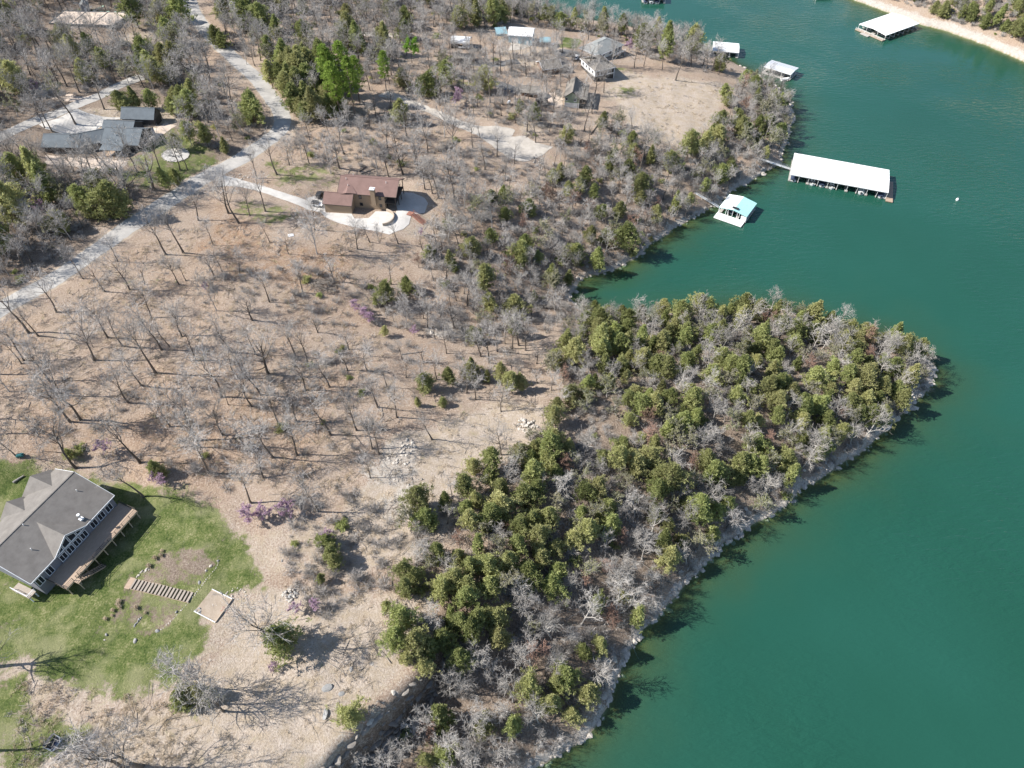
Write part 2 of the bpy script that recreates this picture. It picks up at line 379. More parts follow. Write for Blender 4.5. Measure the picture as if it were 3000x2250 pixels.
litter = t.mix(t.math('MULTIPLY', t.attr('rust'), t.ramp(mid, [(0.35, 0.15), (0.6, 1.0)])), litter, rustc)
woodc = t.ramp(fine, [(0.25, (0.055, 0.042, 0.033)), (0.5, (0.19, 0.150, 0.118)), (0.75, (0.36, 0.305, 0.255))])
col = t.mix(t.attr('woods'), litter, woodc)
dryc = t.ramp(fine, [(0.25, (0.19, 0.150, 0.118)), (0.45, (0.375, 0.312, 0.255)), (0.62, (0.48, 0.415, 0.35)), (0.78, (0.58, 0.53, 0.465))])
dryc = t.mix(t.math('MULTIPLY', t.ramp(mid, [(0.4, 0.0), (0.66, 1.0)]), 0.5), dryc, (0.32, 0.25, 0.16))
def edge(a, k=1.1):
    """mask broken up by tufts"""
    return t.ramp(t.math('ADD', t.attr(a), t.math('MULTIPLY', t.math('SUBTRACT', t.math('ADD', mid, fine), 1.0), k)), [(0.30, 0.0), (0.62, 1.0)])
col = t.mix(edge('dry', 0.8), col, dryc)
lawnc = t.ramp(t.math('ADD', t.math('MULTIPLY', fine, 0.6), t.math('MULTIPLY', mid, 0.4)), [(0.37, (0.036, 0.060, 0.016)), (0.46, (0.082, 0.112, 0.032)), (0.55, (0.145, 0.162, 0.060)), (0.64, (0.29, 0.27, 0.15))])
lawnc = t.mix(t.math('MULTIPLY', t.ramp(t.noise(0.13, 3, 0.6, co), [(0.48, 0.0), (0.66, 1.0)]), 0.62), lawnc, (0.265, 0.255, 0.14))
patch = t.noise(0.16, 4, 0.65, co)
lm = t.ramp(t.math('ADD', t.math('ADD', t.attr('lawn'), t.math('MULTIPLY', t.math('SUBTRACT', t.math('ADD', mid, fine), 1.0), 1.15)), t.math('MULTIPLY', t.math('SUBTRACT', patch, 0.5), 1.7)), [(0.34, 0.0), (0.60, 1.0)])
col = t.mix(lm, col, lawnc)
vor = t.n('ShaderNodeTexVoronoi'); vor.inputs['Scale'].default_value = 1.3; t.l(co, vor.inputs['Vector'])
rockc = t.mix(vor.outputs['Color'], (0.44, 0.40, 0.355), (0.25, 0.222, 0.195)); rockc = t.mix(0.45, rockc, t.ramp(fine, [(0.3, (0.22, 0.19, 0.16)), (0.62, (0.60, 0.56, 0.50))]))
col = t.mix(edge('rock', 1.0), col, rockc)
speck = t.ramp(t.noise(3.6, 2, 0.5, co), [(0.715, 0.0), (0.735, 1.0)])
col = t.mix(t.math('MULTIPLY', speck, t.math('ADD', t.attr('rock'), 0.22, True)), col, (0.56, 0.54, 0.50))
bed = t.mix(fine, (0.12, 0.085, 0.03), (0.36, 0.27, 0.10))
col = t.mix(t.attr('bed'), col, bed)
t.bump(t.math('ADD', t.math('MULTIPLY', fine, 0.7), t.math('MULTIPLY', grit, 0.3)), 0.42, 0.9)
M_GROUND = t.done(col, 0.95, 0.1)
ii = np.arange(NX*NY).reshape(NY, NX)
quads = np.stack([ii[:-1,:-1], ii[:-1,1:], ii[1:,1:], ii[1:,:-1]], -1).reshape(-1, 4)
gme = np_mesh('ground', np.stack([gx, gy, gz], -1), quads, M_GROUND)
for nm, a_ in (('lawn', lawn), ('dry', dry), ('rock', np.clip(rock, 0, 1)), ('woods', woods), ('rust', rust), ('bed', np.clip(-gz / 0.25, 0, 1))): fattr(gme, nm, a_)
gme.polygons.foreach_set('use_smooth', [True]*len(gme.polygons))
ground = tag(link_mesh('ground', gme), kind='structure')

# ------------------------------------------------------------------ lake
t = NT('lake_water'); co = t.pos()
deep = t.mix(t.ramp(t.noise(0.012, 3, 0.6, co), [(0.35, 0.0), (0.7, 1.0)]), (0.0115, 0.064, 0.042), (0.0145, 0.076, 0.054))
deep = t.mix(t.attr('shelf'), deep, (0.060, 0.090, 0.034))
t.done(deep, 0.09, 0.75); t.b.inputs['IOR'].default_value = 1.33; t.l(t.ramp(t.noise(0.011, 4, 0.6, co, 1.5), [(0.38, 0.05), (0.62, 0.24)]), t.b.inputs['Roughness'])
mp = t.n('ShaderNodeMapping'); mp.inputs['Rotation'].default_value = (0, 0, math.radians(-14)); mp.inputs['Scale'].default_value = (0.32, 1.0, 1.0); t.l(co, mp.inputs[0])
wv = t.math('ADD', t.math('MULTIPLY', t.noise(0.75, 3, 0.55, mp.outputs[0], 0.5), 1.0), t.math('MULTIPLY', t.noise(2.6, 2, 0.5, mp.outputs[0]), 0.25))
wmask = t.ramp(t.noise(0.018, 3, 0.5, co), [(0.38, 0.12), (0.62, 1.0)])
t.bump(t.math('MULTIPLY', wv, wmask), 0.45, 0.8)
tr = t.n('ShaderNodeBsdfTransparent'); tr.inputs[0].default_value = (0.78, 0.93, 0.80, 1); mx = t.n('ShaderNodeMixShader')
t.l(t.attr('murk'), mx.inputs[0]); t.l(tr.outputs[0], mx.inputs[1]); t.l(t.b.outputs[0], mx.inputs[2])
t.l(mx.outputs[0], t.t.nodes['Material Output'].inputs['Surface'])
M_WATER = t.m
wet = (sd < 3.0).reshape(NY, NX); cell = wet[:-1,:-1] | wet[:-1,1:] | wet[1:,1:] | wet[1:,:-1]
wq = quads[cell.ravel()]; used = np.unique(wq); remap = np.full(NX*NY, -1); remap[used] = np.arange(len(used))
wme = np_mesh('lake', np.stack([gx[used], gy[used], np.zeros(len(used))], -1), remap[wq], M_WATER)
dep = np.clip(-gz[used], 0, 9)
fattr(wme, 'murk', 0.14 + 0.86 * (1 - np.exp(-dep / 1.05))); fattr(wme, 'shelf', np.exp(-dep / 1.9) * 0.8)
lake = tag(link_mesh('lake', wme), kind='structure')

# ------------------------------------------------------------------ roads, drives, slabs laid on the ground
def resample(pts, step):
    pts = [Vector(p) for p in pts]; out = []
    for i in range(len(pts) - 1):
        p0, p1, p2, p3 = pts[max(i-1, 0)], pts[i], pts[i+1], pts[min(i+2, len(pts)-1)]; n = max(2, int((p2-p1).length / step))
        for k in range(n):
            s = k / n
            out.append(0.5 * ((2*p1) + (-p0+p2)*s + (2*p0-5*p1+4*p2-p3)*s*s + (-p0+3*p1-3*p2+p3)*s**3))
    return out + [pts[-1]]

def strip(name, px, width, m, off=0.07, jag=0.12, **kw):
    line = resample([G(*p).xy.to_3d() for p in px], 1.2); mb = MB(); n = 7
    for i, p in enumerate(line):
        d = (line[min(i+1, len(line)-1)] - line[max(i-1, 0)]).normalized(); nr = Vector((-d.y, d.x, 0))
        w = width if not hasattr(width, '__len__') else float(np.interp(i / (len(line)-1), np.linspace(0, 1, len(width)), width))
        for k in range(n):
            e = (k / (n-1) - 0.5) * w
            if k in (0, n-1): e += rnd.uniform(-jag, jag)
            q = p + nr * e; z = T(q.x, q.y) + (off if k not in (0, n-1) else off - 0.05); mb.v.append((q.x, q.y, z))
    for i in range(len(line) - 1):
        for k in range(n - 1): a = i*n + k; mb.f.append((a+1, a, a+n, a+n+1))
    return mb.build(name, m, smooth=True, **kw)

def ragged(v): return v + Vector((rnd.gauss(0, .22), rnd.gauss(0, .22)))
def drape(name, px, m, off=0.06, level=None, world_pts=None, parent=None, **kw):
    poly = world_pts or [G(*p).xy for p in px]; ring = []
    for i in range(len(poly)):
        a, b = poly[i], poly[(i+1) % len(poly)]; n = max(1, int((b-a).length / 1.2))
        ring += [a.lerp(b, k/n) if m is M_CONC or world_pts else ragged(a.lerp(b, k/n)) for k in range(n)]
    arr = np.array([tuple(p) for p in ring]); pts = list(ring); (x0, y0), (x1, y1) = arr.min(0), arr.max(0)
    xs, ys = np.meshgrid(np.arange(x0, x1, 1.1), np.arange(y0, y1, 1.1)); xs, ys = xs.ravel(), ys.ravel()
    ok = inside(arr, xs, ys) & (dist_to(arr, xs, ys) > 0.5) if len(xs) else np.zeros(0, bool)
    pts += [Vector((a, b)) for a, b in zip(xs[ok], ys[ok])]
    n = len(ring); r = delaunay_2d_cdt(pts, [(i, (i+1) % n) for i in range(n)], [], 1, 1e-4)
    mb = MB(); mb.v = [(v.x, v.y, level if level is not None else T(v.x, v.y) + off) for v in r[0]]; mb.f = [tuple(f) for f in r[2]]
    o = mb.build(name, m, parent, **kw); bm = bmesh.new(); bm.from_mesh(o.data); bmesh.ops.recalc_face_normals(bm, faces=bm.faces)
    if bm.faces and sum(f.normal.z for f in bm.faces) < 0: bmesh.ops.reverse_faces(bm, faces=bm.faces)
    bm.to_mesh(o.data); bm.free(); return o

def paved(name, c1, c2, crack=0.0):
    t = NT(name); co = t.pos(); a = t.noise(0.35, 5, 0.65, co); b = t.noise(4.0, 4, 0.7, co)
    col = t.mix(t.ramp(a, [(0.35, 0.0), (0.65, 1.0)]), c1, c2); col = t.mix(t.ramp(b, [(0.3, 0.35), (0.6, 0.0)]), col, tuple(x*0.62 for x in c2))
    t.bump(b, 0.05, 0.6); return t.done(col, 0.92, 0.15)
M_ASPH = paved('old_asphalt', (0.45, 0.43, 0.40), (0.36, 0.343, 0.32)); M_CONC = paved('concrete', (0.56, 0.535, 0.50), (0.46, 0.44, 0.41))
M_GRAV = paved('gravel', (0.50, 0.46, 0.41), (0.385, 0.35, 0.305)); M_SAND = paved('pale_sand', (0.60, 0.50, 0.42), (0.50, 0.41, 0.33)); M_DARKASPH = paved('dark_asphalt', (0.19, 0.19, 0.19), (0.135, 0.135, 0.135))
M_VERGE = paved('dry_verge', (0.42, 0.35, 0.28), (0.33, 0.265, 0.20))
strip('road_verge', [(-60,945),(0,908),(100,850),(200,790),(340,690),(460,612),(560,545),(650,495),(730,450),(790,408),(826,368),(822,328),(790,280),(745,225),(690,175),(640,130),(600,85),(570,40),(555,0),(545,-40)], 8.4, M_VERGE, 0.04, 0.3, kind='structure')
strip('road', [(-60,945),(0,908),(100,850),(200,790),(340,690),(460,612),(560,545),(650,495),(730,450),(790,408),(826,368),(822,328),(790,280),(745,225),(690,175),(640,130),(600,85),(570,40),(555,0),(545,-40)], 6.4, M_ASPH, 0.10, 0.2, kind='structure')
strip('lane', [(-120,455),(0,402),(135,343),(271,289),(335,258),(420,225)], 5.2, M_ASPH, 0.09, kind='structure')
strip('verge', [(40,245),(130,270),(230,290),(280,280)], [3,5,5,3], M_SAND, 0.05, 0.5, kind='structure')
strip('driveway', [(640,530),(690,535),(745,548),(810,568),(870,588),(915,606)], [7,4,3.4,3.4,3.6,5.0], M_CONC, 0.12, 0.05, kind='structure')
strip('gravel_lane', [(1010,92),(1080,100),(1140,104),(1200,98)], 4, M_GRAV, 0.06, 0.4, kind='structure')
strip('lane', [(1330,222),(1400,232),(1470,250),(1530,268),(1580,262)], [3.5,4,5,6,4], M_DARKASPH, 0.07, 0.3, kind='structure')
strip('lane', [(1300,170),(1380,185),(1450,188),(1520,180)], [3,4,5,5], M_DARKASPH, 0.065, 0.5, kind='structure')
drape('driveway_apron', [Z2(*p) for p in [(1250,290),(1180,320),(1080,330),(1100,280),(1180,262)]], M_GRAV, 0.08, kind='structure')
drape('lane', [Z2(*p) for p in [(1360,335),(1440,315),(1530,335),(1550,365),(1480,372),(1400,360)]], M_DARKASPH, 0.08, kind='structure')
drape('dirt_track', [(455,112),(520,108),(575,120),(590,140),(540,140),(470,130)], M_SAND, 0.06, kind='structure')
drape('gravel_drive', [Z2(*p) for p in [(300,592),(420,632),(600,705),(760,775),(880,815),(1080,828),(1130,850),(1100,885),(1190,880),(1265,925),(1375,955),(1300,1010),(1200,1052),(1090,1030),(1020,980),(900,890),(750,825),(560,730),(330,645),(230,620)]], M_GRAV, 0.07, kind='structure')
drape('dirt_path', [Z2(*p) for p in [(1350,600),(1440,600),(1430,690),(1380,700),(1330,640)]], M_SAND, 0.07, kind='structure')
drape('parking_apron', [ZU(*p) for p in [(60,420),(330,330),(560,215),(700,275),(900,320),(1130,330),(1140,350),(930,360),(900,430),(820,480),(750,560),(560,540),(300,520),(150,480)]], M_CONC, 0.08, kind='structure')
drape('gravel_yard', [ZU(*p) for p in [(1390,460),(1590,468),(1690,380),(1840,440),(1690,540),(1560,640),(1400,545)]], M_SAND, 0.08, kind='structure')
drape('gravel_yard', [ZU(*p) for p in [(150,800),(700,860),(1100,880),(1220,910),(1130,1000),(900,1035),(620,960),(160,930)]], M_SAND, 0.05, kind='structure')
drape('patio', [ZR(*p) for p in [(-20,560),(170,510),(260,570),(300,790),(720,810),(770,890),(1000,880),(1110,770),(1290,775),(1440,800),(1450,500),(1540,465),(1700,470),(1900,555),(1960,640),(1900,800),(1690,830),(1650,980),(1560,1060),(1330,1150),(1150,1100),(900,1060),(500,960),(300,870),(230,800),(100,760),(-20,740)]], M_CONC, 0.09, kind='structure')
# ------------------------------------------------------------------ tree prototypes
def bark(name, c1, c2, var=0.35):
    t = NT(name); oi = t.n('ShaderNodeObjectInfo'); f = t.noise(3.0, 3, 0.6, t.coord('Object'))
    col = t.mix(f, c1, c2); k = t.math('ADD', t.math('MULTIPLY', oi.outputs['Random'], 2 * var), 1 - var)
    mv = t.n('ShaderNodeVectorMath', operation='SCALE'); t.l(col, mv.inputs[0]); t.l(k, mv.inputs['Scale']); return t.done(mv.outputs[0], 0.9, 0.15)
M_BARK = bark('grey_brown_bark', (0.10, 0.082, 0.068), (0.18, 0.155, 0.132), 0.25); M_TWIG = bark('grey_twigs', (0.32, 0.295, 0.275), (0.44, 0.415, 0.39), 0.28)
M_PALE = bark('pale_bark', (0.46, 0.43, 0.39), (0.33, 0.305, 0.28), 0.3); M_PTWIG = bark('silvery_twigs', (0.315, 0.29, 0.265), (0.43, 0.405, 0.375), 0.28); M_REDTWIG = bark('reddish_twigs', (0.24, 0.15, 0.115), (0.34, 0.22, 0.17)); M_LIMB0 = bark('dead_limbs', (0.22, 0.19, 0.165), (0.34, 0.31, 0.28)); M_CBARK = bark('cedar_bark', (0.16, 0.115, 0.085), (0.26, 0.205, 0.165))
def leafmat(name, dark, light, alt, var=0.3):
    t = NT(name); oi = t.n('ShaderNodeObjectInfo'); col = t.mix(t.attr('tint'), dark, light)
    col = t.mix(t.ramp(oi.outputs['Random'], [(0.25, 0.0), (1.0, 0.85)]), col, alt)
    r2 = t.math('FRACT', t.math('MULTIPLY', oi.outputs['Random'], 17.3)); k = t.math('ADD', t.math('MULTIPLY', r2, 2 * var), 1 - var)
    mv = t.n('ShaderNodeVectorMath', operation='SCALE'); t.l(col, mv.inputs[0]); t.l(k, mv.inputs['Scale'])
    t.done(mv.outputs[0], 0.75, 0.2)
    tl = t.n('ShaderNodeBsdfTranslucent'); t.l(mv.outputs[0], tl.inputs[0]); mx = t.n('ShaderNodeMixShader'); mx.inputs[0].default_value = 0.38
    t.l(t.b.outputs[0], mx.inputs[1]); t.l(tl.outputs[0], mx.inputs[2]); t.l(mx.outputs[0], t.t.nodes['Material Output'].inputs['Surface']); return t.m
M_CEDAR = leafmat('cedar_foliage', (0.18, 0.215, 0.074), (0.40, 0.425, 0.175), (0.42, 0.40, 0.19)); M_PINE = leafmat('pine_foliage', (0.13, 0.20, 0.035), (0.30, 0.40, 0.09), (0.25, 0.34, 0.07), 0.12)
M_PINK = leafmat('redbud_blossom', (0.42, 0.27, 0.37), (0.58, 0.42, 0.53), (0.50, 0.34, 0.44), 0.15); M_OLIVE = leafmat('budding_twigs', (0.20, 0.20, 0.10), (0.34, 0.34, 0.20), (0.33, 0.30, 0.20), 0.2)
M_LIME = leafmat('new_leaves', (0.12, 0.24, 0.03), (0.26, 0.42, 0.07), (0.2, 0.34, 0.05), 0.1); M_STRAW = leafmat('dry_grass_tuft', (0.42, 0.34, 0.24), (0.62, 0.53, 0.41), (0.55, 0.46, 0.34), 0.15)

def perp(r, d):
    v = Vector((r.gauss(0,1), r.gauss(0,1), r.gauss(0,1))); v = v - d * v.dot(d); return v.normalized()
def limb(r, p, d, L, rad, nseg, wander, lift):
    pts = [p]; rs = [rad]; d = d.copy()
    for i in range(nseg):
        d = (d + Vector((r.gauss(0,wander), r.gauss(0,wander), r.gauss(0,wander) + lift))).normalized(); p = p + d * (L / nseg)
        pts.append(p); rs.append(rad * (1 - 0.72 * (i+1) / nseg))
    return pts, rs, d
def along(pts, rs, s):
    x = s * (len(pts)-1); i = min(int(x), len(pts)-2); f = x - i
    return pts[i].lerp(pts[i+1], f), rs[i]*(1-f) + rs[i+1]*f, (pts[i+1]-pts[i]).normalized()

def bare_tree(seed, h, bole=0.4, spread=55, n1=7, n2=5, n3=5, n4=4, lean=0.05, gnarl=0.12, thick=0.0165):
    """returns wood (bole and main limbs) and twigs as MB"""
    r = random.Random(seed); wood, tw = MB(), MB(); L0 = h * 0.62
    pts, rs, d = limb(r, Vector((0,0,-0.6)), Vector((r.gauss(0,lean), r.gauss(0,lean), 1)).normalized(), L0 + 0.6, h*thick, 6, gnarl*0.5, 0.03)
    rs[0] *= 1.45; rs[1] *= 1.05; wood.tube(pts, rs, 7)
    for i in range(n1 + 2):
        s = bole/0.62 + (1 - bole/0.62) * (i + r.random()) / (n1 + 2); p, rr, dd = along(pts, rs, min(s, 1)); top = i >= n1
        a = math.radians(r.uniform(12, 28) if top else r.uniform(spread*0.6, spread*1.15)); q = perp(r, dd); q = Vector((math.cos(i*2.4+seed), math.sin(i*2.4+seed), 0))*0.8 + q*0.4; q = (q - dd*q.dot(dd)).normalized()
        L1 = h * (0.42 if top else r.uniform(0.30, 0.44)) * (1.1 - 0.35*s); p1, r1, d1 = limb(r, p, dd*math.cos(a) + q*math.sin(a), L1, max(rr*r.uniform(.5,.7), .05), 5, gnarl, 0.09); wood.tube(p1, r1, 5)
        for j in range(n2):
            s2 = 0.25 + 0.75*(j + r.random())/n2; p_, rr2, dd2 = along(p1, r1, min(s2, 1)); a2 = math.radians(r.uniform(25, 62)); q = perp(r, dd2)
            p2, r2, d2 = limb(r, p_, dd2*math.cos(a2) + q*math.sin(a2), L1*r.uniform(.36,.6)*(1.15-.4*s2), max(rr2*.6, .034), 3, gnarl*1.2, 0.05); tw.tube(p2, r2, 4, False)
            for k in range(n3):
                s3 = 0.2 + 0.8*(k + r.random())/n3; p_3, rr3, dd3 = along(p2, r2, min(s3, 1)); a3 = math.radians(r.uniform(25, 60)); q = perp(r, dd3); L3 = L1*r.uniform(.17,.34)
                p3, r3, d3 = limb(r, p_3, dd3*math.cos(a3) + q*math.sin(a3), L3, max(rr3*.6, .024), 2, gnarl*1.3, 0.06); tw.tube(p3, r3, 3, False)
                for m in range(n4):
                    p_4, _, dd4 = along(p3, r3, r.uniform(.2, 1)); a4 = math.radians(r.uniform(20, 60)); q = perp(r, dd4); e = dd4*math.cos(a4) + q*math.sin(a4); e.z += .08
                    w = q.cross(dd4) * 0.020; tip = p_4 + e*(L3*r.uniform(.45,.85)); tw.add([p_4 - w, p_4 + w, tip + w*0.5, tip - w*0.5], [(0,1,2,3)])
    return wood, tw

def leaf_cards(r, cen, rad, n, size, flat=0.75, up=0.35, asp=0.45):
    """n small leaf sprays around clump centres cen (m,3) of radius rad (m)"""
    m = len(cen); N = m * n; g = r.normal(size=(N, 3)); g /= np.linalg.norm(g, axis=1, keepdims=True); rr = np.repeat(rad, n)[:, None] * r.uniform(0.55, 1.05, (N, 1))
    pos = np.repeat(cen, n, 0) + g * rr * np.array([1, 1, flat]); d = g + np.array([0, 0, up]) + r.normal(size=(N, 3))*0.35; d /= np.linalg.norm(d, axis=1, keepdims=True)
    w = np.cross(d, r.normal(size=(N, 3))); w /= np.linalg.norm(w, axis=1, keepdims=True) + 1e-9
    L = size * r.uniform(0.6, 1.3, (N, 1)); a = pos - d*L*0.35; b = pos + d*L*0.65; w = w * L * asp * 0.5
    v = np.stack([a - w*0.6, a + w*0.6, b + w, b - w], 1).reshape(-1, 3); f = np.arange(N*4).reshape(N, 4)
    tint = np.repeat(np.clip(np.repeat(r.uniform(0.1, 0.9, m), n) + r.normal(size=N)*0.15, 0, 1), 4); return v, f, tint

def cedar_tree(seed, h, R, low=0.12, n=200, leaf=0.48, conic=0.75, per=17, cl=0.088):
    r = np.random.default_rng(seed); rr = random.Random(seed); wood = MB()
    pts, rs, d = limb(rr, Vector((0,0,-0.5)), Vector((rr.gauss(0,.05), rr.gauss(0,.05), 1)).normalized(), h*0.95+0.5, h*0.016, 6, 0.03, 0.03); wood.tube(pts, rs, 6)
    cen, rad = [], []
    lob = r.uniform(0, 2*math.pi, 6); amp = r.uniform(0.10, 0.30, 6)
    for i in range(n):
        s = low + (1-low) * ((i + r.random())/n)**0.85; az = i*2.39996 + r.normal()*0.3
        prof = (1 - ((s-low)/(1-low))**(1.2 + conic))**0.8 * (0.35 + 0.65*min(1, (s-low)/0.16 + .15)); prof *= 1 + sum(amp[k]*math.cos((k+1)*az + lob[k]) for k in range(3))
        q = R * prof * r.uniform(0.35, 1.0) * (1.25 if r.random() < .14 else 1.0); base, rb, _ = along(pts, rs, min(s*0.95, 1)); c = base + Vector((math.cos(az)*q, math.sin(az)*q, q*0.22 + r.normal()*0.15))
        cen.append(tuple(c)); rad.append(R * cl * r.uniform(0.75, 1.35))
        if i % 2 == 0: wood.tube([base, base.lerp(c, 1.05)], [max(rb*0.45, .03), 0.018], 3, False)
        if q > R*0.45 and r.random() < 0.7:
            c2 = base.lerp(c, r.uniform(.45,.7)); cen.append(tuple(c2)); rad.append(R*cl*r.uniform(.7,1.2))
    return wood, leaf_cards(r, np.array(cen), np.array(rad), per, leaf, 0.8, 0.5, 0.24)

def pine_tree(seed, h, R):
    r = np.random.default_rng(seed); rr = random.Random(seed); wood = MB()
    pts, rs, d = limb(rr, Vector((0,0,-0.5)), Vector((rr.gauss(0,.03), rr.gauss(0,.03), 1)).normalized(), h*0.97+0.5, h*0.014, 7, 0.02, 0.03); wood.tube(pts, rs, 7); cen, rad = [], []
    for i in range(46):
        s = 0.36 + 0.64*(i/45)**0.9; az = i*2.4 + r.normal()*0.3; prof = (1 - ((s-.36)/.64)**2.0)**0.7*(0.55+0.45*min(1,(s-.36)/.2)) + .06; base, rb, _ = along(pts, rs, min(s, 1)); q = R*prof*r.uniform(.6, 1.05)
        c = base + Vector((math.cos(az)*q, math.sin(az)*q, q*0.18)); wood.tube([base, c], [max(rb*.5,.03), .02], 3, False)
        for e in (1.0, 0.66): cen.append(tuple(base.lerp(c, e))); rad.append(R*0.21*r.uniform(.8,1.3))
    return wood, leaf_cards(r, np.array(cen), np.array(rad), 34, 0.5, 0.6, 0.5, 0.35)

def bush(seed, R, n=150, w=0.014):
    r = random.Random(seed); mb = MB()
    for i in range(n // 5):
        az = r.uniform(0, 6.283); el = math.radians(r.uniform(25, 85)); p = Vector((r.gauss(0,.12)*R, r.gauss(0,.12)*R, -.05)); d = Vector((math.cos(az)*math.cos(el), math.sin(az)*math.cos(el), math.sin(el)))
        pts, rs, _ = limb(r, p, d, R*r.uniform(.7,1.25), .018, 3, .18, .02); mb.tube(pts, rs, 3, False)
        for k in range(7):
            q, _, dd = along(pts, rs, r.uniform(.3, 1)); e = (dd + perp(r, dd)*r.uniform(.4, 1.1)).normalized()*R*r.uniform(.25,.5); ww = perp(r, e.normalized())*w; mb.add([q-ww, q+ww, q+e+ww*.5, q+e-ww*.5], [(0,1,2,3)])
    return mb

class Proto:
    """one kind of tree: trunk mesh, crown mesh and both as one (for the far woods)"""
    def __init__(s, name, trunk, crown, mt, mc, h, R):
        s.h = h; s.R = R; s.trunk = trunk.mesh(name + '_trunk', mt) if trunk else None
        if isinstance(crown, MB): cv, cf, tint = np.array(crown.v), crown.f, None
        else: cv, cf, tint = crown; cf = [tuple(int(i) for i in f) for f in cf]
        s.crown = bpy.data.meshes.new(name + '_crown'); s.crown.from_pydata([tuple(v) for v in cv], [], cf); s.crown.materials.append(mc)
        both = bpy.data.meshes.new(name); tv = trunk.v if trunk else []; tf = trunk.f if trunk else []; k = len(tv)
        both.from_pydata(list(tv) + [tuple(v) for v in cv], [], list(tf) + [tuple(i + k for i in f) for f in cf]); both.materials.append(mt); both.materials.append(mc)
        both.polygons.foreach_set('material_index', [0]*len(tf) + [1]*len(cf))
        if tint is not None: fattr(s.crown, 'tint', tint); fattr(both, 'tint', np.concatenate([np.zeros(k), tint]))
        s.both = bpy.data.objects.new(name, both)

BARE = []
for i in range(9):
    h = [15, 14, 16, 13, 15, 12, 17, 14, 13][i]
    BARE.append(Proto('bare_tree', *bare_tree(40+i, h, [.36,.3,.42,.25,.4,.3,.45,.34,.28][i], [46,52,40,58,44,54,38,50,62][i], n1=7, n2=5, n3=4, n4=4, gnarl=[.12,.16,.1,.2,.13,.18,.1,.15,.2][i]), M_BARK, M_TWIG, h, h*.33))
BARE += [Proto('bare_tree', *bare_tree(61, 16, .2, 62, n1=9, n2=4, n3=4, n4=4, gnarl=.17, thick=.023), M_BARK, M_TWIG, 16, 5.5), Proto('bare_tree', *bare_tree(62, 14, .45, 50, n1=5, n2=4, n3=3, n4=3, gnarl=.12, thick=.02, lean=.12), M_BARK, M_TWIG, 14, 4), Proto('bare_tree', *bare_tree(63, 11, .15, 40, n1=8, n2=5, n3=4, n4=4, gnarl=.1, thick=.011), M_TWIG, M_TWIG, 11, 3)]
PALE = [Proto('pale_tree', *bare_tree(80+i, 10, .22, 58, n1=6, n2=5, n3=5, n4=3, lean=.16, gnarl=.2), M_PALE, M_PTWIG, 10, 3.6) for i in range(4)]
PALE += [Proto('reddish_tree', *bare_tree(90+i, 7, .12, 62, n1=8, n2=5, n3=5, n4=4, gnarl=.16), M_BARK, M_REDTWIG, 7, 2.8) for i in range(1)]
SNAG = [Proto('snag', *bare_tree(120+i, 9, .3, 60, n1=5, n2=2, n3=2, n4=1, gnarl=.22), M_PALE, M_PALE, 9, 3) for i in range(2)]
CEDAR = [Proto('cedar_tree', *cedar_tree(200+i, [8,7,9,6.5,8.5,7.5,6,9][i], [3.1,3.4,2.6,3.0,3.5,2.2,2.9,2.8][i], low=[.14,.1,.22,.08,.2,.12,.06,.25][i], conic=[.6,.5,0,.4,.7,-.2,.5,.3][i]), M_CBARK, M_CEDAR, 8, 2.5) for i in range(8)]
PINE = [Proto('pine_tree', *pine_tree(300+i, 17, [3.2,2.8,3.4][i]), M_CBARK, M_PINE, 17, 3.2) for i in range(3)]
def redbud(seed):
    w, tw = bare_tree(seed, 5, .18, 60, n1=5, n2=4, n3=3, n4=2, gnarl=.18); r = np.random.default_rng(seed); v = np.array(tw.v); c = v[r.integers(0, len(v), 420)]
    cv, cf, tint = leaf_cards(r, c, np.full(len(c), .12), 4, .15, 1, .1, .8); return w, tw, (cv, cf, tint)
REDBUD = []
for i in range(3):
    w_, tw_, lv = redbud(400+i); n0 = len(w_.v); w_.add(tw_.v, tw_.f); REDBUD.append(Proto('redbud_tree', w_, lv, M_TWIG, M_PINK, 5, 2))
def budding(seed):
    w, tw = bare_tree(seed, 8, .2, 58, n1=6, n2=5, n3=3, n4=2, gnarl=.16); r = np.random.default_rng(seed); v = np.array(tw.v); c = v[r.integers(0, len(v), 420)]; w.add(tw.v, tw.f)
    return w, leaf_cards(r, c, np.full(len(c), .18), 4, .2, 1, .1, .7)
BUD = [Proto('budding_tree', *budding(430+i), M_TWIG, M_OLIVE, 8, 2.6) for i in range(3)]
def lime_tree(seed):
    w, tw = bare_tree(seed, 11, .3, 55, n1=6, n2=4, n3=3, n4=1); r = np.random.default_rng(seed); v = np.array(tw.v); c = v[r.integers(0, len(v), 260)]; return w, leaf_cards(r, c, np.full(len(c), .5), 9, .36, .8, .2, .7)
LIME = [Proto('leafing_tree', *lime_tree(450), M_BARK, M_LIME, 11, 3.5)]
BUSH = [Proto('bush', None, bush(500+i, [1.2,1.5,1.0,1.7][i], [190,230,170,260][i]), M_TWIG, [M_TWIG, M_TWIG, M_OLIVE if False else M_TWIG, M_TWIG][i], 1.2, 1.2) for i in range(4)]
def shrub(seed, R):
    r = np.random.default_rng(seed); c = r.normal(size=(26, 3))*np.array([.5,.5,.3])*R + np.array([0,0,R*.5]); return leaf_cards(r, c, np.full(26, R*.3), 26, .3, .8, .4)
SHRUB = [Proto('shrub', None, shrub(520+i, 1.2), M_CBARK, M_CEDAR, 1.5, 1.2) for i in range(3)]

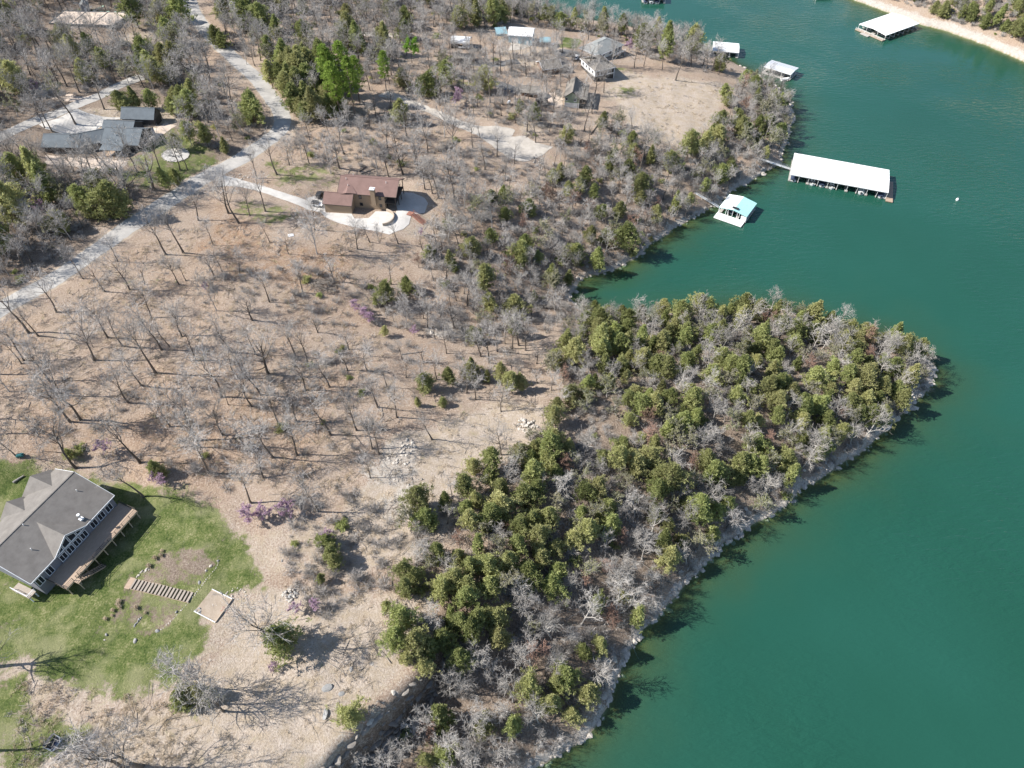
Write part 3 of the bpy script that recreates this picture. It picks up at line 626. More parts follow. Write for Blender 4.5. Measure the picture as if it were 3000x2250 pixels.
TUFTS = [Proto('tuft', None, leaf_cards(np.random.default_rng(900+i), np.random.default_rng(i).normal(size=(5, 3))*np.array([.35,.35,.02]) + np.array([0,0,.12]), np.full(5, .2), 9, .34, .7, 1.0, .14), M_STRAW, [M_STRAW, M_TWIG, M_STRAW][i], .4, .5) for i in range(3)]
def litter_sticks(seed):
    r = random.Random(seed); mb = MB()
    for i in range(9):
        a = r.uniform(0, 6.283); p = Vector((r.gauss(0,1.2), r.gauss(0,1.2), .08)); d = Vector((math.cos(a), math.sin(a), r.gauss(0,.06)))*r.uniform(.5, 1.8); mb.tube([p-d, p + Vector((r.gauss(0,.1), r.gauss(0,.1), .05)), p+d], [r.uniform(.03,.075), .035, .015], 4)
    return mb
STICKS = [Proto('sticks', None, litter_sticks(i), M_LIMB0, M_LIMB0, .4, .5) for i in range(3)]
# ------------------------------------------------------------------ buildings: shared parts
def shingle(name, c1, c2):
    t = NT(name); co = t.coord('Object'); a = t.noise(0.5, 5, 0.7, co); b = t.noise(9.0, 2, 0.6, co)
    mp = t.n('ShaderNodeMapping'); mp.inputs['Scale'].default_value = (0.8, 7.0, 7.0); t.l(co, mp.inputs[0]); r = t.noise(1.0, 2, 0.6, mp.outputs[0])
    col = t.mix(t.ramp(a, [(0.35, 0.0), (0.68, 1.0)]), c1, c2); col = t.mix(t.math('MULTIPLY', b, 0.35), col, tuple(x*.6 for x in c1)); col = t.mix(t.math('MULTIPLY', r, 0.3), col, tuple(x*.65 for x in c2))
    t.bump(r, 0.03, 0.6); return t.done(col, 0.95, 0.12)
R_GREY = shingle('grey_shingles', (0.235, 0.218, 0.20), (0.165, 0.152, 0.14)); R_BROWN = shingle('brown_shingles', (0.25, 0.165, 0.145), (0.19, 0.125, 0.11)); R_SLATE = shingle('slate_blue_shingles', (0.165, 0.188, 0.206), (0.125, 0.143, 0.158))
R_PALEGREY = shingle('pale_grey_shingles', (0.30, 0.31, 0.30), (0.22, 0.235, 0.235)); R_TAUPE = shingle('taupe_shingles', (0.255, 0.235, 0.21), (0.19, 0.175, 0.155)); R_WHITE = mat('white_metal_roof', (0.80, 0.80, 0.79), (0.70, 0.70, 0.70), 0.6, 0.45, 0.4, stretch=(1, 6, 1)); R_TEAL = mat('pale_teal_metal_roof', (0.36, 0.62, 0.62), (0.32, 0.56, 0.56), 0.6, 0.45, 0.4); R_BLUE = mat('blue_metal_roof', (0.24, 0.37, 0.41), (0.19, 0.31, 0.35), 0.8, 0.5, 0.4)
W_GREY = mat('grey_siding', (0.20, 0.205, 0.235), (0.16, 0.165, 0.19), 0.7, stretch=(.4, .4, 9)); W_TAN = mat('tan_siding', (0.36, 0.27, 0.185), (0.29, 0.215, 0.15), 0.7, stretch=(.4, .4, 8)); W_DARK = mat('charcoal_siding', (0.10, 0.092, 0.088), (0.075, 0.07, 0.066), 0.7, stretch=(.4, .4, 8)); W_WHITE = mat('white_siding', (0.72, 0.71, 0.69), (0.62, 0.61, 0.59), 0.7, stretch=(.4, .4, 8))
W_BLUE = mat('pale_blue_metal_wall', (0.42, 0.56, 0.62), (0.36, 0.50, 0.57), 0.7, 0.5, stretch=(8, 8, .4)); W_GREEN = mat('sage_green_siding', (0.36, 0.42, 0.29), (0.31, 0.365, 0.25), 0.7, stretch=(.4, .4, 8)); W_BROWN = mat('brown_wood_siding', (0.20, 0.125, 0.085), (0.15, 0.092, 0.062), 0.7, stretch=(6, 6, .6)); W_STONE = mat('block_foundation', (0.36, 0.33, 0.30), (0.26, 0.24, 0.22), 2.0)
M_TRIM = mat('white_trim', (0.72, 0.74, 0.77), (0.62, 0.64, 0.68), 1.0, 0.6); M_DARKTRIM = mat('dark_trim', (0.07, 0.06, 0.055), (0.05, 0.045, 0.04), 1.0); M_DECK = mat('weathered_deck_boards', (0.42, 0.315, 0.235), (0.30, 0.225, 0.165), 1.0, stretch=(1, 8, 1)); M_GREYTIMBER = mat('greyed_timber', (0.36, 0.31, 0.26), (0.27, 0.235, 0.20), 2.0); M_POST = mat('pale_timber', (0.48, 0.39, 0.29), (0.38, 0.31, 0.23), 2.0); M_REDWOOD = mat('red_stained_wood', (0.32, 0.155, 0.115), (0.24, 0.115, 0.085), 2.0)
M_METAL = mat('galvanised_metal', (0.5, 0.52, 0.54), (0.4, 0.42, 0.44), 2.0, 0.4, 0.5, metal=0.6); M_BLACK = mat('black_paint', (0.02, 0.02, 0.022), (0.03, 0.03, 0.03), 2.0, 0.45, 0.5); M_RUBBER = mat('black_rubber', (0.022, 0.022, 0.022), (0.03, 0.03, 0.03), 4.0, 0.9); M_FLOAT = mat('grey_dock_planks', (0.42, 0.40, 0.37), (0.32, 0.30, 0.275), 1.0, stretch=(8, 1, 1))
M_LIMB = mat('dead_grey_wood', (0.30, 0.265, 0.23), (0.20, 0.175, 0.15), 3.0); M_STONE = mat('pale_limestone', (0.52, 0.475, 0.42), (0.34, 0.305, 0.265), 1.6, bump=0.05); M_GREYSTONE = mat('grey_boulder', (0.31, 0.305, 0.295), (0.20, 0.197, 0.19), 1.6, bump=0.05); M_WHITEPAINT = mat('white_gelcoat', (0.78, 0.78, 0.77), (0.68, 0.68, 0.68), 1.0, 0.3, 0.5); M_NAVY = mat('navy_canvas', (0.03, 0.045, 0.085), (0.04, 0.055, 0.10), 2.0); M_BEIGE = mat('beige_block', (0.45, 0.37, 0.29), (0.36, 0.30, 0.24), 2.0, bump=.03); M_GREENLID = mat('pale_green_plastic', (0.30, 0.42, 0.33), (0.25, 0.36, 0.28), 2.0); M_TEALP = mat('teal_paint', (0.03, 0.16, 0.16), (0.02, 0.11, 0.12), 2.0, .5); M_RED = mat('red_paint', (0.42, 0.04, 0.03), (0.30, 0.03, 0.025), 2.0, .4)
t = NT('window_glass'); M_GLASS = t.done(t.mix(t.noise(0.6, 2, .5, t.coord('Object')), (0.012, 0.016, 0.022), (0.03, 0.036, 0.045)), 0.06, 0.6)

def win(root, c, r, n, w, h, fm=None, panes=1, name='window'):
    """window on a wall: c centre, r along the wall, n outward; frame with its panes as sub-parts"""
    c, r, n = Vector(c), Vector(r).normalized(), Vector(n).normalized(); z = Vector((0, 0, 1)); mb = MB(); f = 0.11
    for s in (-1, 1): mb.beam(c + r*s*w/2 - z*(h/2+f/2) + n*.04, c + r*s*w/2 + z*(h/2+f/2) + n*.04, f, .1, n)
    for s in (-1, 1): mb.beam(c - r*(w/2-f/2) + z*s*h/2 + n*.04, c + r*(w/2-f/2) + z*s*h/2 + n*.04, f, .1, n)
    for k in range(1, panes): q = c + r*(k/panes - .5)*w + n*.04; mb.beam(q - z*(h/2-f/2), q + z*(h/2-f/2), .09, .1, n)
    o = mb.build(name, fm or M_TRIM, root); pw = w / panes
    for k in range(panes):
        q = c + r*((k+.5)/panes - .5)*w + n*.03; g = MB(); g.beam(q - r*(pw/2-.05), q + r*(pw/2-.05), h - .1, .03, z.cross(r)) if False else None
        a = r*(pw/2-.05); b = z*(h/2-.05); g.add([q-a-b, q+a-b, q+a+b, q-a+b, q-a-b-n*.04, q+a-b-n*.04, q+a+b-n*.04, q-a+b-n*.04], [(0,1,2,3),(4,7,6,5),(0,4,5,1),(1,5,6,2),(2,6,7,3),(3,7,4,0)]); g.build('pane', M_GLASS, o)
    return o
def door(root, c, r, n, w, h, m, knob=True):
    c, r, n = Vector(c), Vector(r).normalized(), Vector(n).normalized(); mb = MB(); mb.beam(c - r*w/2 + n*.03, c + r*w/2 + n*.03, h, .08, Vector((0,0,1)).cross(r)) if False else mb.beam(c - Vector((0,0,h/2)) + n*.03, c + Vector((0,0,h/2)) + n*.03, w, .09, n)
    o = mb.build('door', m, root)
    if knob: MB().beam(c + r*w*.35 + n*.08 - Vector((0,0,.1)), c + r*w*.35 + n*.08 + Vector((0,0,.1)), .05).build('handle', M_METAL, o)
    return o
def gable_walls(root, x0, x1, y0, y1, h, rise, m, z0=-1.2, name='wall', ridge='x'):
    mb = MB(); ym, xm = (y0+y1)/2, (x0+x1)/2
    if ridge == 'x': A = [(x0,y0,z0),(x0,y1,z0),(x0,y1,h),(x0,ym,h+rise),(x0,y0,h)]; B = [(x1,)+p[1:] for p in A]
    else: A = [(x0,y0,z0),(x1,y0,z0),(x1,y0,h),(xm,y0,h+rise),(x0,y0,h)]; B = [(p[0],y1,p[2]) for p in A]
    mb.add(A + B, [(4,3,2,1,0) if ridge == 'x' else (0,1,2,3,4), (5,6,7,8,9) if ridge == 'x' else (9,8,7,6,5)] + [((i, (i+1)%5, (i+1)%5+5, i+5) if ridge == 'x' else (i+5, (i+1)%5+5, (i+1)%5, i)) for i in range(5)])
    o = mb.build(name, m, root); bm = bmesh.new(); bm.from_mesh(o.data); bmesh.ops.recalc_face_normals(bm, faces=bm.faces); bm.to_mesh(o.data); bm.free(); return o
def gable_roof(root, x0, x1, y0, y1, h, rise, m, over=.45, t=.16, ridge='x', trim=None, lift=.07, asym=None, name='roof'):
    """two slopes with thickness, ridge cap and fascia; h is the wall head"""
    ym = (y0+y1)/2 if asym is None else asym; xm = (x0+x1)/2
    if ridge == 'x':
        e0, e1 = rise*over/(ym-y0), rise*over/(y1-ym); a, b = x0-over, x1+over
        S1 = [(a,y0-over,h-e0+lift),(b,y0-over,h-e0+lift),(b,ym,h+rise+lift),(a,ym,h+rise+lift)]; S2 = [(a,ym,h+rise+lift),(b,ym,h+rise+lift),(b,y1+over,h-e1+lift),(a,y1+over,h-e1+lift)]; R = ((a,ym,h+rise+lift+.02),(b,ym,h+rise+lift+.02)); F = ((S1[0],S1[1]),(S2[2],S2[3]))
    else:
        e0 = rise*over/(xm-x0); a, b = y0-over, y1+over
        S1 = [(x0-over,b,h-e0+lift),(x0-over,a,h-e0+lift),(xm,a,h+rise+lift),(xm,b,h+rise+lift)]; S2 = [(xm,b,h+rise+lift),(xm,a,h+rise+lift),(x1+over,a,h-e0+lift),(x1+over,b,h-e0+lift)]; R = ((xm,a,h+rise+lift+.02),(xm,b,h+rise+lift+.02)); F = ((S1[0],S1[1]),(S2[2],S2[3]))
    o = MB().slab(S1, t).slab(S2, t).build(name, m, root)
    MB().beam(R[0], R[1], .3, .07).build('ridge_cap', m, o)
    if trim:
        f = MB()
        for p, q in F: f.beam(Vector(p)-Vector((0,0,t*.5)), Vector(q)-Vector((0,0,t*.5)), .10, .2)
        for S in (S1, S2):
            for i, j in ((1,2),(3,0)): f.beam(Vector(S[i])-Vector((0,0,t*.5+.01)), Vector(S[j])-Vector((0,0,t*.5+.01)), .10, .2)
        f.build('fascia', trim, o)
    return o
def hip_roof(root, x0, x1, y0, y1, h, rise, m, over=.5, t=.16, trim=None, hipx=None):
    a, b, c, d = x0-over, x1+over, y0-over, y1+over; ym = (c+d)/2; k = hipx if hipx is not None else (d-c)/2; z = h; R0, R1 = (a+k, ym, h+rise), (b-k, ym, h+rise)
    mb = MB(); mb.add([(a,c,z),(b,c,z),(b,d,z),(a,d,z),R0,R1,(a,c,z-t),(b,c,z-t),(b,d,z-t),(a,d,z-t)], [(0,1,5,4),(1,2,5),(2,3,4,5),(3,0,4),(0,6,7,1),(1,7,8,2),(2,8,9,3),(3,9,6,0),(9,8,7,6)]); o = mb.build('roof', m, root)
    MB().beam(R0, R1, .3, .07).beam((a,c,z+.02), R0, .22, .06).beam((b,c,z+.02), R1, .22, .06).beam((a,d,z+.02), R0, .22, .06).beam((b,d,z+.02), R1, .22, .06).build('ridge_cap', m, o)
    if trim: MB().beam((a,c-.03,z-.1),(b,c-.03,z-.1),.06,.22).beam((b+.03,c,z-.1),(b+.03,d,z-.1),.06,.22).beam((a-.03,c,z-.1),(a-.03,d,z-.1),.06,.22).beam((a,d+.03,z-.1),(b,d+.03,z-.1),.06,.22).build('gutter', trim, o)
    return o
def box_walls(root, x0, x1, y0, y1, h, m, z0=-1.5, name='wall'): return MB().box(x0, x1, y0, y1, z0, h).build(name, m, root)
def railing(root, pts, m, h=1.0, step=2.0, r=.05, rails=(1.0, .55, .15), top=None):
    """posts as parts, rails as one part per run"""
    for i in range(len(pts)-1):
        a, b = Vector(pts[i]), Vector(pts[i+1]); n = max(1, round((b-a).length/step)); mb = MB()
        for k in rails: mb.beam(a + Vector((0,0,h*k)), b + Vector((0,0,h*k)), r if k < 1 else r*1.8, r)
        rail = mb.build('railing', m, root)
        for k in range(n + (i == len(pts)-2)): q = a.lerp(b, k/n); MB().beam(q, q + Vector((0,0,h+.05)), r*1.9).build('post', m, rail)
def stairs(root, a, b, w, n, m, side, rail=None):
    """flight from a (top) to b (foot), treads as parts of the flight"""
    a, b = Vector(a), Vector(b); s = Vector(side).normalized(); f = MB()
    for k in (-1, 1): f.beam(a + s*k*w/2 - Vector((0,0,.12)), b + s*k*w/2 - Vector((0,0,.12)), .08, .28)
    o = f.build('stair', m, root); d = (b - a); d.z = 0; d.normalize(); run = ((b-a).xy.length)/n
    for i in range(n): q = a.lerp(b, (i+.5)/n); MB().beam(q - s*w/2*.96, q + s*w/2*.96, run*.5, .05).build('tread', m, o)
    if rail:
        g = MB()
        for k in (-1, 1):
            for hh in (.5, 1.0): g.beam(a + s*k*w/2 + Vector((0,0,hh)), b + s*k*w/2 + Vector((0,0,hh)), .06, .06)
            for e in (0, .5, 1): q = a.lerp(b, e) + s*k*w/2; g.beam(q - Vector((0,0,.2)), q + Vector((0,0,1.05)), .09)
        g.build('handrail', rail, o)
    return o
X_, Y_ = (1,0,0), (0,1,0); NEG = lambda v: tuple(-a for a in v)

# ------------------------------------------------------------------ house with the long deck (lower left of the lawn)
h1 = empty('deck_house', (-104.9, 81.7, 15.0), math.radians(66.5), label='large grey-roofed house with gabled window wall and long raised wooden deck', cat='house')
gable_walls(h1, -11.2, 11.2, -9.7, 7.4, 6.35, 0.01, W_GREY)
for gx_ in (-11.2, 11.2): MB().add([(gx_,-9.7,6.35),(gx_,7.4,6.35),(gx_,7.4,6.7),(gx_,0,9.85)] + [(gx_*.99,-9.7,6.35),(gx_*.99,7.4,6.35),(gx_*.99,7.4,6.7),(gx_*.99,0,9.85)], [(0,1,2,3),(7,6,5,4),(0,3,7,4),(2,1,5,6)]).build('gable_wall', W_GREY, h1)
def asym_roof(root, x0, x1, yf, yb, zf, zb, zr, m, t=.18):
    o = MB().slab([(x0,yf,zf),(x1,yf,zf),(x1,0,zr),(x0,0,zr)], t).slab([(x0,0,zr),(x1,0,zr),(x1,yb,zb),(x0,yb,zb)], t).build('roof', m, root)
    MB().beam((x0,0,zr+.02),(x1,0,zr+.02),.3,.07).build('ridge_cap', m, o)
    MB().beam((x0,yf-.03,zf-.1),(x1,yf-.03,zf-.1),.12,.2).beam((x0-.03,yf,zf-.1),(x0-.03,0,zr-.1),.08,.22).beam((x1+.03,yf,zf-.1),(x1+.03,0,zr-.1),.08,.22).beam((x0-.03,yb,zb-.1),(x0-.03,0,zr-.1),.08,.22).beam((x1+.03,yb,zb-.1),(x1+.03,0,zr-.1),.08,.22).build('fascia', M_TRIM, o); return o
r1 = asym_roof(h1, -11.8, 11.8, -10.05, 7.9, 6.5, 6.75, 10.1, R_GREY)
for xc, hw, yend, zt in ((7.3, 3.7, 9.4, 9.0), (0.2, 2.9, 9.0, 8.7)):       # two gabled wings on the far side
    gable_walls(h1, xc-hw, xc+hw, 5.0, yend-.5, 6.3, zt-6.5, W_GREY, ridge='y')
    MB().slab([(xc-hw-.5,yend,6.05),(xc-hw-.5,4.6,6.05),(xc,1.9,zt),(xc,yend,zt)], .16).slab([(xc,yend,zt),(xc,1.9,zt),(xc+hw+.5,4.6,6.05),(xc+hw+.5,yend,6.05)], .16).build('wing_roof', R_GREY, h1)
g1 = MB(); gw = [(-4.9,-9.95,3.2),(2.7,-9.95,3.2),(2.7,-9.95,6.7),(-1.1,-9.95,9.05),(-4.9,-9.95,6.7)]; g1.add(gw + [(x, -9.0, z) for x, y, z in gw], [(0,1,2,3,4),(9,8,7,6,5)] + [(i+5, (i+1)%5+5, (i+1)%5, i) for i in range(5)]); gable = g1.build('window_gable', W_GREY, h1)
MB().slab([(-5.5,-10.2,6.62),(-1.1,-10.2,9.4),(-1.1,-2.1,9.4),(-5.5,-10.0,6.6)], .14).slab([(-1.1,-10.2,9.4),(3.3,-10.2,6.62),(3.3,-10.0,6.6),(-1.1,-2.1,9.4)], .14).build('gable_roof', R_GREY, h1)
MB().beam((-5.5,-10.25,6.54),(-1.1,-10.25,9.32),.08,.22).beam((-1.1,-10.25,9.32),(3.3,-10.25,6.54),.08,.22).build('gable_fascia', M_TRIM, h1)
for xw in (-4.0, -2.05, -.15, 1.8): win(h1, (xw, -9.95, 4.75), X_, NEG(Y_), 1.55, 2.0, panes=2)
for s in (-1, 1):                                                            # raked upper lights
    for xa, xb in ((.15, 1.65), (1.95, 2.95)):
        q = [(-1.1+s*xa,-10.0,6.15),(-1.1+s*xb,-10.0,6.15),(-1.1+s*xb,-10.0,8.7-.62*xb),(-1.1+s*xa,-10.0,8.7-.62*xa)]; f = MB()
        for i in range(4): f.beam(q[i], q[(i+1)%4], .12, .1, (0,1,0))
        o = f.build('raked_window', M_TRIM, h1); MB().add([(x, -9.975, z) for x, y, z in q], [(0,1,2,3) if s > 0 else (3,2,1,0)]).build('pane', M_GLASS, o)
for xw in (4.9, 7.1, 9.4): win(h1, (xw, -9.7, 4.6), X_, NEG(Y_), 1.6, 2.1, panes=2)
for xw in (-10.2, -7.6): win(h1, (xw, -9.7, 4.6), X_, NEG(Y_), 1.5, 2.3, panes=2)
for xw in (-8, -4, 0, 4, 8): win(h1, (xw, -9.7, 1.5), X_, NEG(Y_), 1.5, 1.5, panes=2)
MB().tube([(4.0,-8.4,6.9),(4.0,-8.4,8.6)], .14, 8).build('flue_pipe', M_METAL, h1); MB().tube([(4.0,-8.4,8.6),(4.0,-8.4,8.85)], .36, 10).build('flue_cap', M_WHITEPAINT, h1); MB().box(3.55,4.45,-8.8,-8.0,6.9,7.35).build('flue_base', M_TRIM, h1)
for x, y, z in ((8.6,-3.5,8.95),(-6.2,-5.4,8.35),(-2.9,-.6,9.9)): MB().tube([(x,y,z-.2),(x,y,z+.45)], .1, 6).build('vent_pipe', M_WHITEPAINT, h1)
deck = MB().box(-9.2, 11.8, -15.1, -9.75, 2.95, 3.2).build('deck', M_DECK, h1)
MB().box(-9.2, 11.8, -15.2, -15.1, 2.75, 3.22).build('deck_beam', M_POST, h1)
for k in range(9): x = -8.9 + k*2.55; MB().beam((x,-14.8,-1.5),(x,-14.8,2.95),.2).build('deck_post', M_POST, h1)
railing(h1, [(-9.2,-9.9,3.2),(-9.2,-15.05,3.2)], M_DARKTRIM); railing(h1, [(-5.6,-15.05,3.2),(11.75,-15.05,3.2)], M_DARKTRIM, step=2.2); railing(h1, [(11.75,-15.05,3.2),(11.75,-9.9,3.2)], M_DARKTRIM); railing(h1, [(-9.2,-15.05,3.2),(-7.0,-15.05,3.2)], M_DARKTRIM)
stairs(h1, (-6.3,-15.85,3.1), (-.9,-15.85,.0), 1.25, 12, M_DECK, Y_, M_DARKTRIM); MB().box(-7.2,-6.2,-16.5,-15.2,2.95,3.15).build('landing', M_DECK, h1); MB().beam((-7,-16.3,-1.5),(-7,-16.3,2.95),.16).build('deck_post', M_POST, h1)
MB().box(-13.7,-11.9,-8.6,-3.5,1.7,1.95).build('porch', M_GREYTIMBER, h1); railing(h1, [(-11.9,-8.5,1.95),(-13.6,-8.5,1.95),(-13.6,-3.6,1.95)], M_TRIM, rails=(1.0,.5))
for x, y in ((-13.5,-8.4),(-13.5,-3.7),(-12.2,-8.4)): MB().beam((x,y,-1.5),(x,y,1.7),.2).build('porch_post', M_TRIM, h1)

# ------------------------------------------------------------------ brown-roofed house with garage
h2 = empty('brown_house', (-48.3, 212.2, 17.0), math.radians(-8), label='two-storey tan house with brown shingle roof, attached garage and chimney', cat='house')
gable_walls(h2, -9.6, 5.8, -5.2, 5.2, 6.1, 2.7, W_TAN, z0=-2); gable_roof(h2, -9.6, 9.6, -5.2, 5.2, 6.1, 2.75, R_BROWN, over=.65, trim=M_DARKTRIM)
gable_walls(h2, -14.4, -5.0, -8.9, -2.6, 3.6, 2.1, W_TAN); gable_roof(h2, -14.4, -5.0, -8.9, -2.6, 3.6, 2.2, R_BROWN, over=.45, trim=M_DARKTRIM, name='garage_roof')
MB().slab([(-10.3,-4.2,5.0),(-10.2,-6.2,5.3),(-6.9,-6.2,6.3),(-6.9,-1.4,8.1)], .12).slab([(-6.9,-1.4,8.1),(-6.9,-6.2,6.3),(-3.4,-5.75,6.05),(-3.4,-5.75,6.1)], .12).build('cross_gable_roof', R_BROWN, h2)
ch = MB().box(1.5,3.0,-6.3,-5.0,2.3,8.3).build('chimney', W_TAN, h2); MB().box(1.35,3.15,-6.45,-4.85,8.3,8.5).tube([(1.9,-5.6,8.5),(1.9,-5.6,8.95)], .2, 8).tube([(2.6,-5.6,8.5),(2.6,-5.6,8.8)], .22, 8).build('chimney_cap', M_WHITEPAINT, ch)
for xw, zw, w in ((-2.6,4.4,.9),(4.3,4.5,.8),(4.3,1.6,.8),(-2.6,1.6,1.0)): win(h2, (xw, -5.2, zw), X_, NEG(Y_), w, 1.15, M_DARKTRIM)
win(h2, (-5.0,-4.6,4.3), Y_, X_, .6, .9, M_TRIM)
for yw in (-3, 0, 3): win(h2, (5.8, yw, 4.5), Y_, X_, 1.7, 1.9, M_DARKTRIM, 2); win(h2, (5.8, yw, 1.3), Y_, X_, 1.7, 1.9, M_DARKTRIM, 2)
MB().box(5.8,9.7,-5.2,5.2,2.7,2.9).build('balcony', M_DARKTRIM, h2)
for y in (-5.1, -1.7, 1.7, 5.1): MB().beam((9.6,y,-2),(9.6,y,6.1),.22).build('porch_post', M_DARKTRIM, h2)
railing(h2, [(5.9,-5.15,2.9),(9.65,-5.15,2.9),(9.65,5.15,2.9)], M_DARKTRIM, h=.95, step=3.5)
MB().box(6.6,7.6,1.5,2.2,-.2,.55).box(6.6,6.75,1.5,2.2,.55,1.1).build('porch_chair', M_WHITEPAINT, h2)
door(h2, (5.83,1.6,.9), Y_, X_, 1.0, 2.1, M_TRIM)
MB().box(-14.42,-14.36,-8.0,-3.4,.1,2.6).build('garage_door', M_TRIM, h2)
for x, y, z in ((-6.9,-3.4,7.45),(-6.9,3.0,7.6),(-8,-1.2,8.5),(6.0,-1.4,8.4)): MB().tube([(x,y,z-.3),(x,y,z+.4)], .09, 6).build('vent_pipe', M_WHITEPAINT, h2)
# curved retaining wall of the lower terrace
arc = [P(*ZR(*q), 16.9) for q in [(1290,775),(1360,805),(1400,850),(1405,905),(1360,965),(1290,1000),(1225,1010)]]; arc = resample([a.xy.to_3d() for a in arc], .7); w = MB(); n = len(arc)
for i, p in enumerate(arc):
    d = (arc[min(i+1,n-1)] - arc[max(i-1,0)]).normalized(); nr = Vector((d.y,-d.x,0))*-.2; z = T(p.x,p.y)
    for q, zz in ((p-nr, z-.4), (p-nr, z+1.05), (p+nr, z+1.05), (p+nr, z-.4)): w.v.append((q.x,q.y,zz))
for i in range(n-1):
    for k in range(4): a = i*4+k; b = i*4+(k+1)%4; w.f.append((a, b, b+4, a+4))
w.f += [(0,1,2,3), tuple((n-1)*4+k for k in (3,2,1,0))]; w.build('retaining_wall', M_BEIGE, label='low curved block wall round the concrete terrace', cat='wall')
rs = empty('terrace_stair', G(*ZR(1700,830)), math.radians(-20), label='red-stained wooden steps with handrails below the porch terrace', cat='stairs')
stairs(rs, (0,0,.7), (5.6,-2.0,T(rs.location.x+4.6, rs.location.y-3.8) - rs.location.z + .15), 1.6, 11, M_REDWOOD, (.34,.94,0), M_REDWOOD); MB().box(-1.6,.2,-1,1,.35,.6).build('landing', M_REDWOOD, rs)

# ------------------------------------------------------------------ dark-roofed house and its garage
h3 = empty('dark_garage', (-139.4, 252.4, 24.0), math.radians(-3), label='charcoal garage with slate-blue gable roof beside the dark house', cat='garage')
gable_walls(h3, -6.0, 6.0, -3.2, 3.2, 3.6, 2.5, W_DARK); gable_roof(h3, -6.0, 6.0, -3.2, 3.2, 3.6, 2.55, R_SLATE, over=.4)
win(h3, (6.0,0,4.6), Y_, X_, .5, .5, M_DARKTRIM); win(h3, (-.5,-3.2,3.0), X_, NEG(Y_), .7, .5, M_DARKTRIM); MB().box(-6.05,6.05,-3.3,3.3,-1.2,1.1).build('stone_base', W_STONE, h3)
MB().box(6.02,6.1,-2.0,2.0,.1,2.6).build('garage_door', M_DARKTRIM, h3)
def wp(x, y, z): return P(*ZU(x, y), z)
h4 = empty('dark_house', wp(980, 640, 24.0), math.radians(-5), label='sprawling single-storey dark house with slate-blue shingle roofs', cat='house')
inv = Matrix.Rotation(math.radians(5), 3, 'Z')
def loc4(x, y, z): v = wp(x, y, z) - Vector(h4.location); return inv @ v
def roof4(pts, name='roof'):
    return MB().slab([loc4(x, y, 24 + z) for x, y, z in pts], .18).build(name, R_SLATE, h4)
# main block: ridge from the valley to the right gable, front and back slopes
a = loc4(975,445,30.2); b = loc4(1405,478,30.2); L4 = (b - a).x
x0, x1, yr = a.x, b.x, (a.y+b.y)/2
gable_walls(h4, x0-1.0, x1-.8, yr-5.6, yr+5.6, 3.3, 2.6, W_DARK); gable_roof(h4, x0-1.0, x1-.8, yr-5.6, yr+5.6, 3.3, 2.75, R_SLATE, over=.6)
# cross wing with diagonal ridge towards the drive
c4 = loc4(1060,352,30.0); gable_walls(h4, c4.x-4.2, c4.x+6.6, yr+3.0, c4.y+4.4, 3.2, 2.3, W_DARK); gable_roof(h4, c4.x-4.2, c4.x+6.6, yr+1.0, c4.y+4.4, 3.2, 2.45, R_SLATE, over=.5)
w4 = empty('wing', (0, 0, 0)); w4.parent = h4; w4.location = (x0-6.4, yr-2.0, 0); w4.rotation_euler = (0, 0, math.radians(28))
gable_walls(w4, -6.5, 6.5, -4.0, 4.0, 3.0, 2.2, W_DARK, name='wing_wall'); gable_roof(w4, -6.5, 6.5, -4.0, 4.0, 3.0, 2.35, R_SLATE, over=.5, name='wing_roof')
w5 = empty('wing', (0, 0, 0)); w5.parent = h4; w5.location = (x0-15.5, yr-4.4, 0); w5.rotation_euler = (0, 0, math.radians(4))
gable_walls(w5, -6.5, 6.0, -4.4, 4.4, 2.9, 2.1, W_DARK, name='wing_wall'); hr5 = gable_roof(w5, -6.5, 6.0, -4.4, 4.4, 2.9, 2.25, R_SLATE, over=.5, name='wing_roof')
for xw in (x0+1.5, x0+4.5, x0+7.5): win(h4, (xw, yr-5.6, 1.9), X_, NEG(Y_), 1.6, 1.5, M_DARKTRIM, 2)
for xw in (-4, 0, 4): win(w5, (xw, -4.4, 1.6), X_, NEG(Y_), 1.3, 1.3, M_DARKTRIM)
MB().box(x0+.5,x0+7.5,yr-9.6,yr-5.8,.2,.4).build('porch', M_DECK, h4); MB().slab([(x0-.4,yr-9.9,2.9),(x0+7.8,yr-9.9,2.9),(x0+7.8,yr-5.9,3.5),(x0-.4,yr-5.9,3.5)], .14).build('porch_roof', R_SLATE, h4)
for k in range(4): MB().beam((x0+.6+k*2.25,yr-9.4,-1),(x0+.6+k*2.25,yr-9.4,2.9),.18).build('porch_post', M_TRIM, h4)
for q in ((1050,545,5.2),(1075,630,3.7)): v = loc4(q[0],q[1],24+q[2]); MB().tube([v-Vector((0,0,.5)), v+Vector((0,0,.3))], .12, 6).build('vent_pipe', M_WHITEPAINT, h4)
for w_ in (w4, w5):                                                          # wings belong to the house itself: lift their pieces one level
    mw_ = Matrix.LocRotScale(w_.location, w_.rotation_euler.to_quaternion(), None)
    for c_ in list(w_.children):
        ml = mw_ @ Matrix.LocRotScale(c_.location, c_.rotation_euler.to_quaternion(), None); c_.parent = h4; c_.location = ml.to_translation(); c_.rotation_euler = ml.to_euler()
    bpy.data.objects.remove(w_)
bed = empty('stone_bed', G(*ZU(1835,815)), 0, label='round bed of white gravel ringed with stones on the lawn', cat='flower bed')
gb = drape('gravel', None, M_CONC, .16, world_pts=[Vector((bed.location.x + 4.5*math.cos(k*.2244), bed.location.y + 4.5*math.sin(k*.2244))) for k in range(28)]); gb.parent = bed; gb.location = -Vector(bed.location)
def onbed(x, y): return (x, y, T(bed.location.x + x, bed.location.y + y) - bed.location.z + .12)
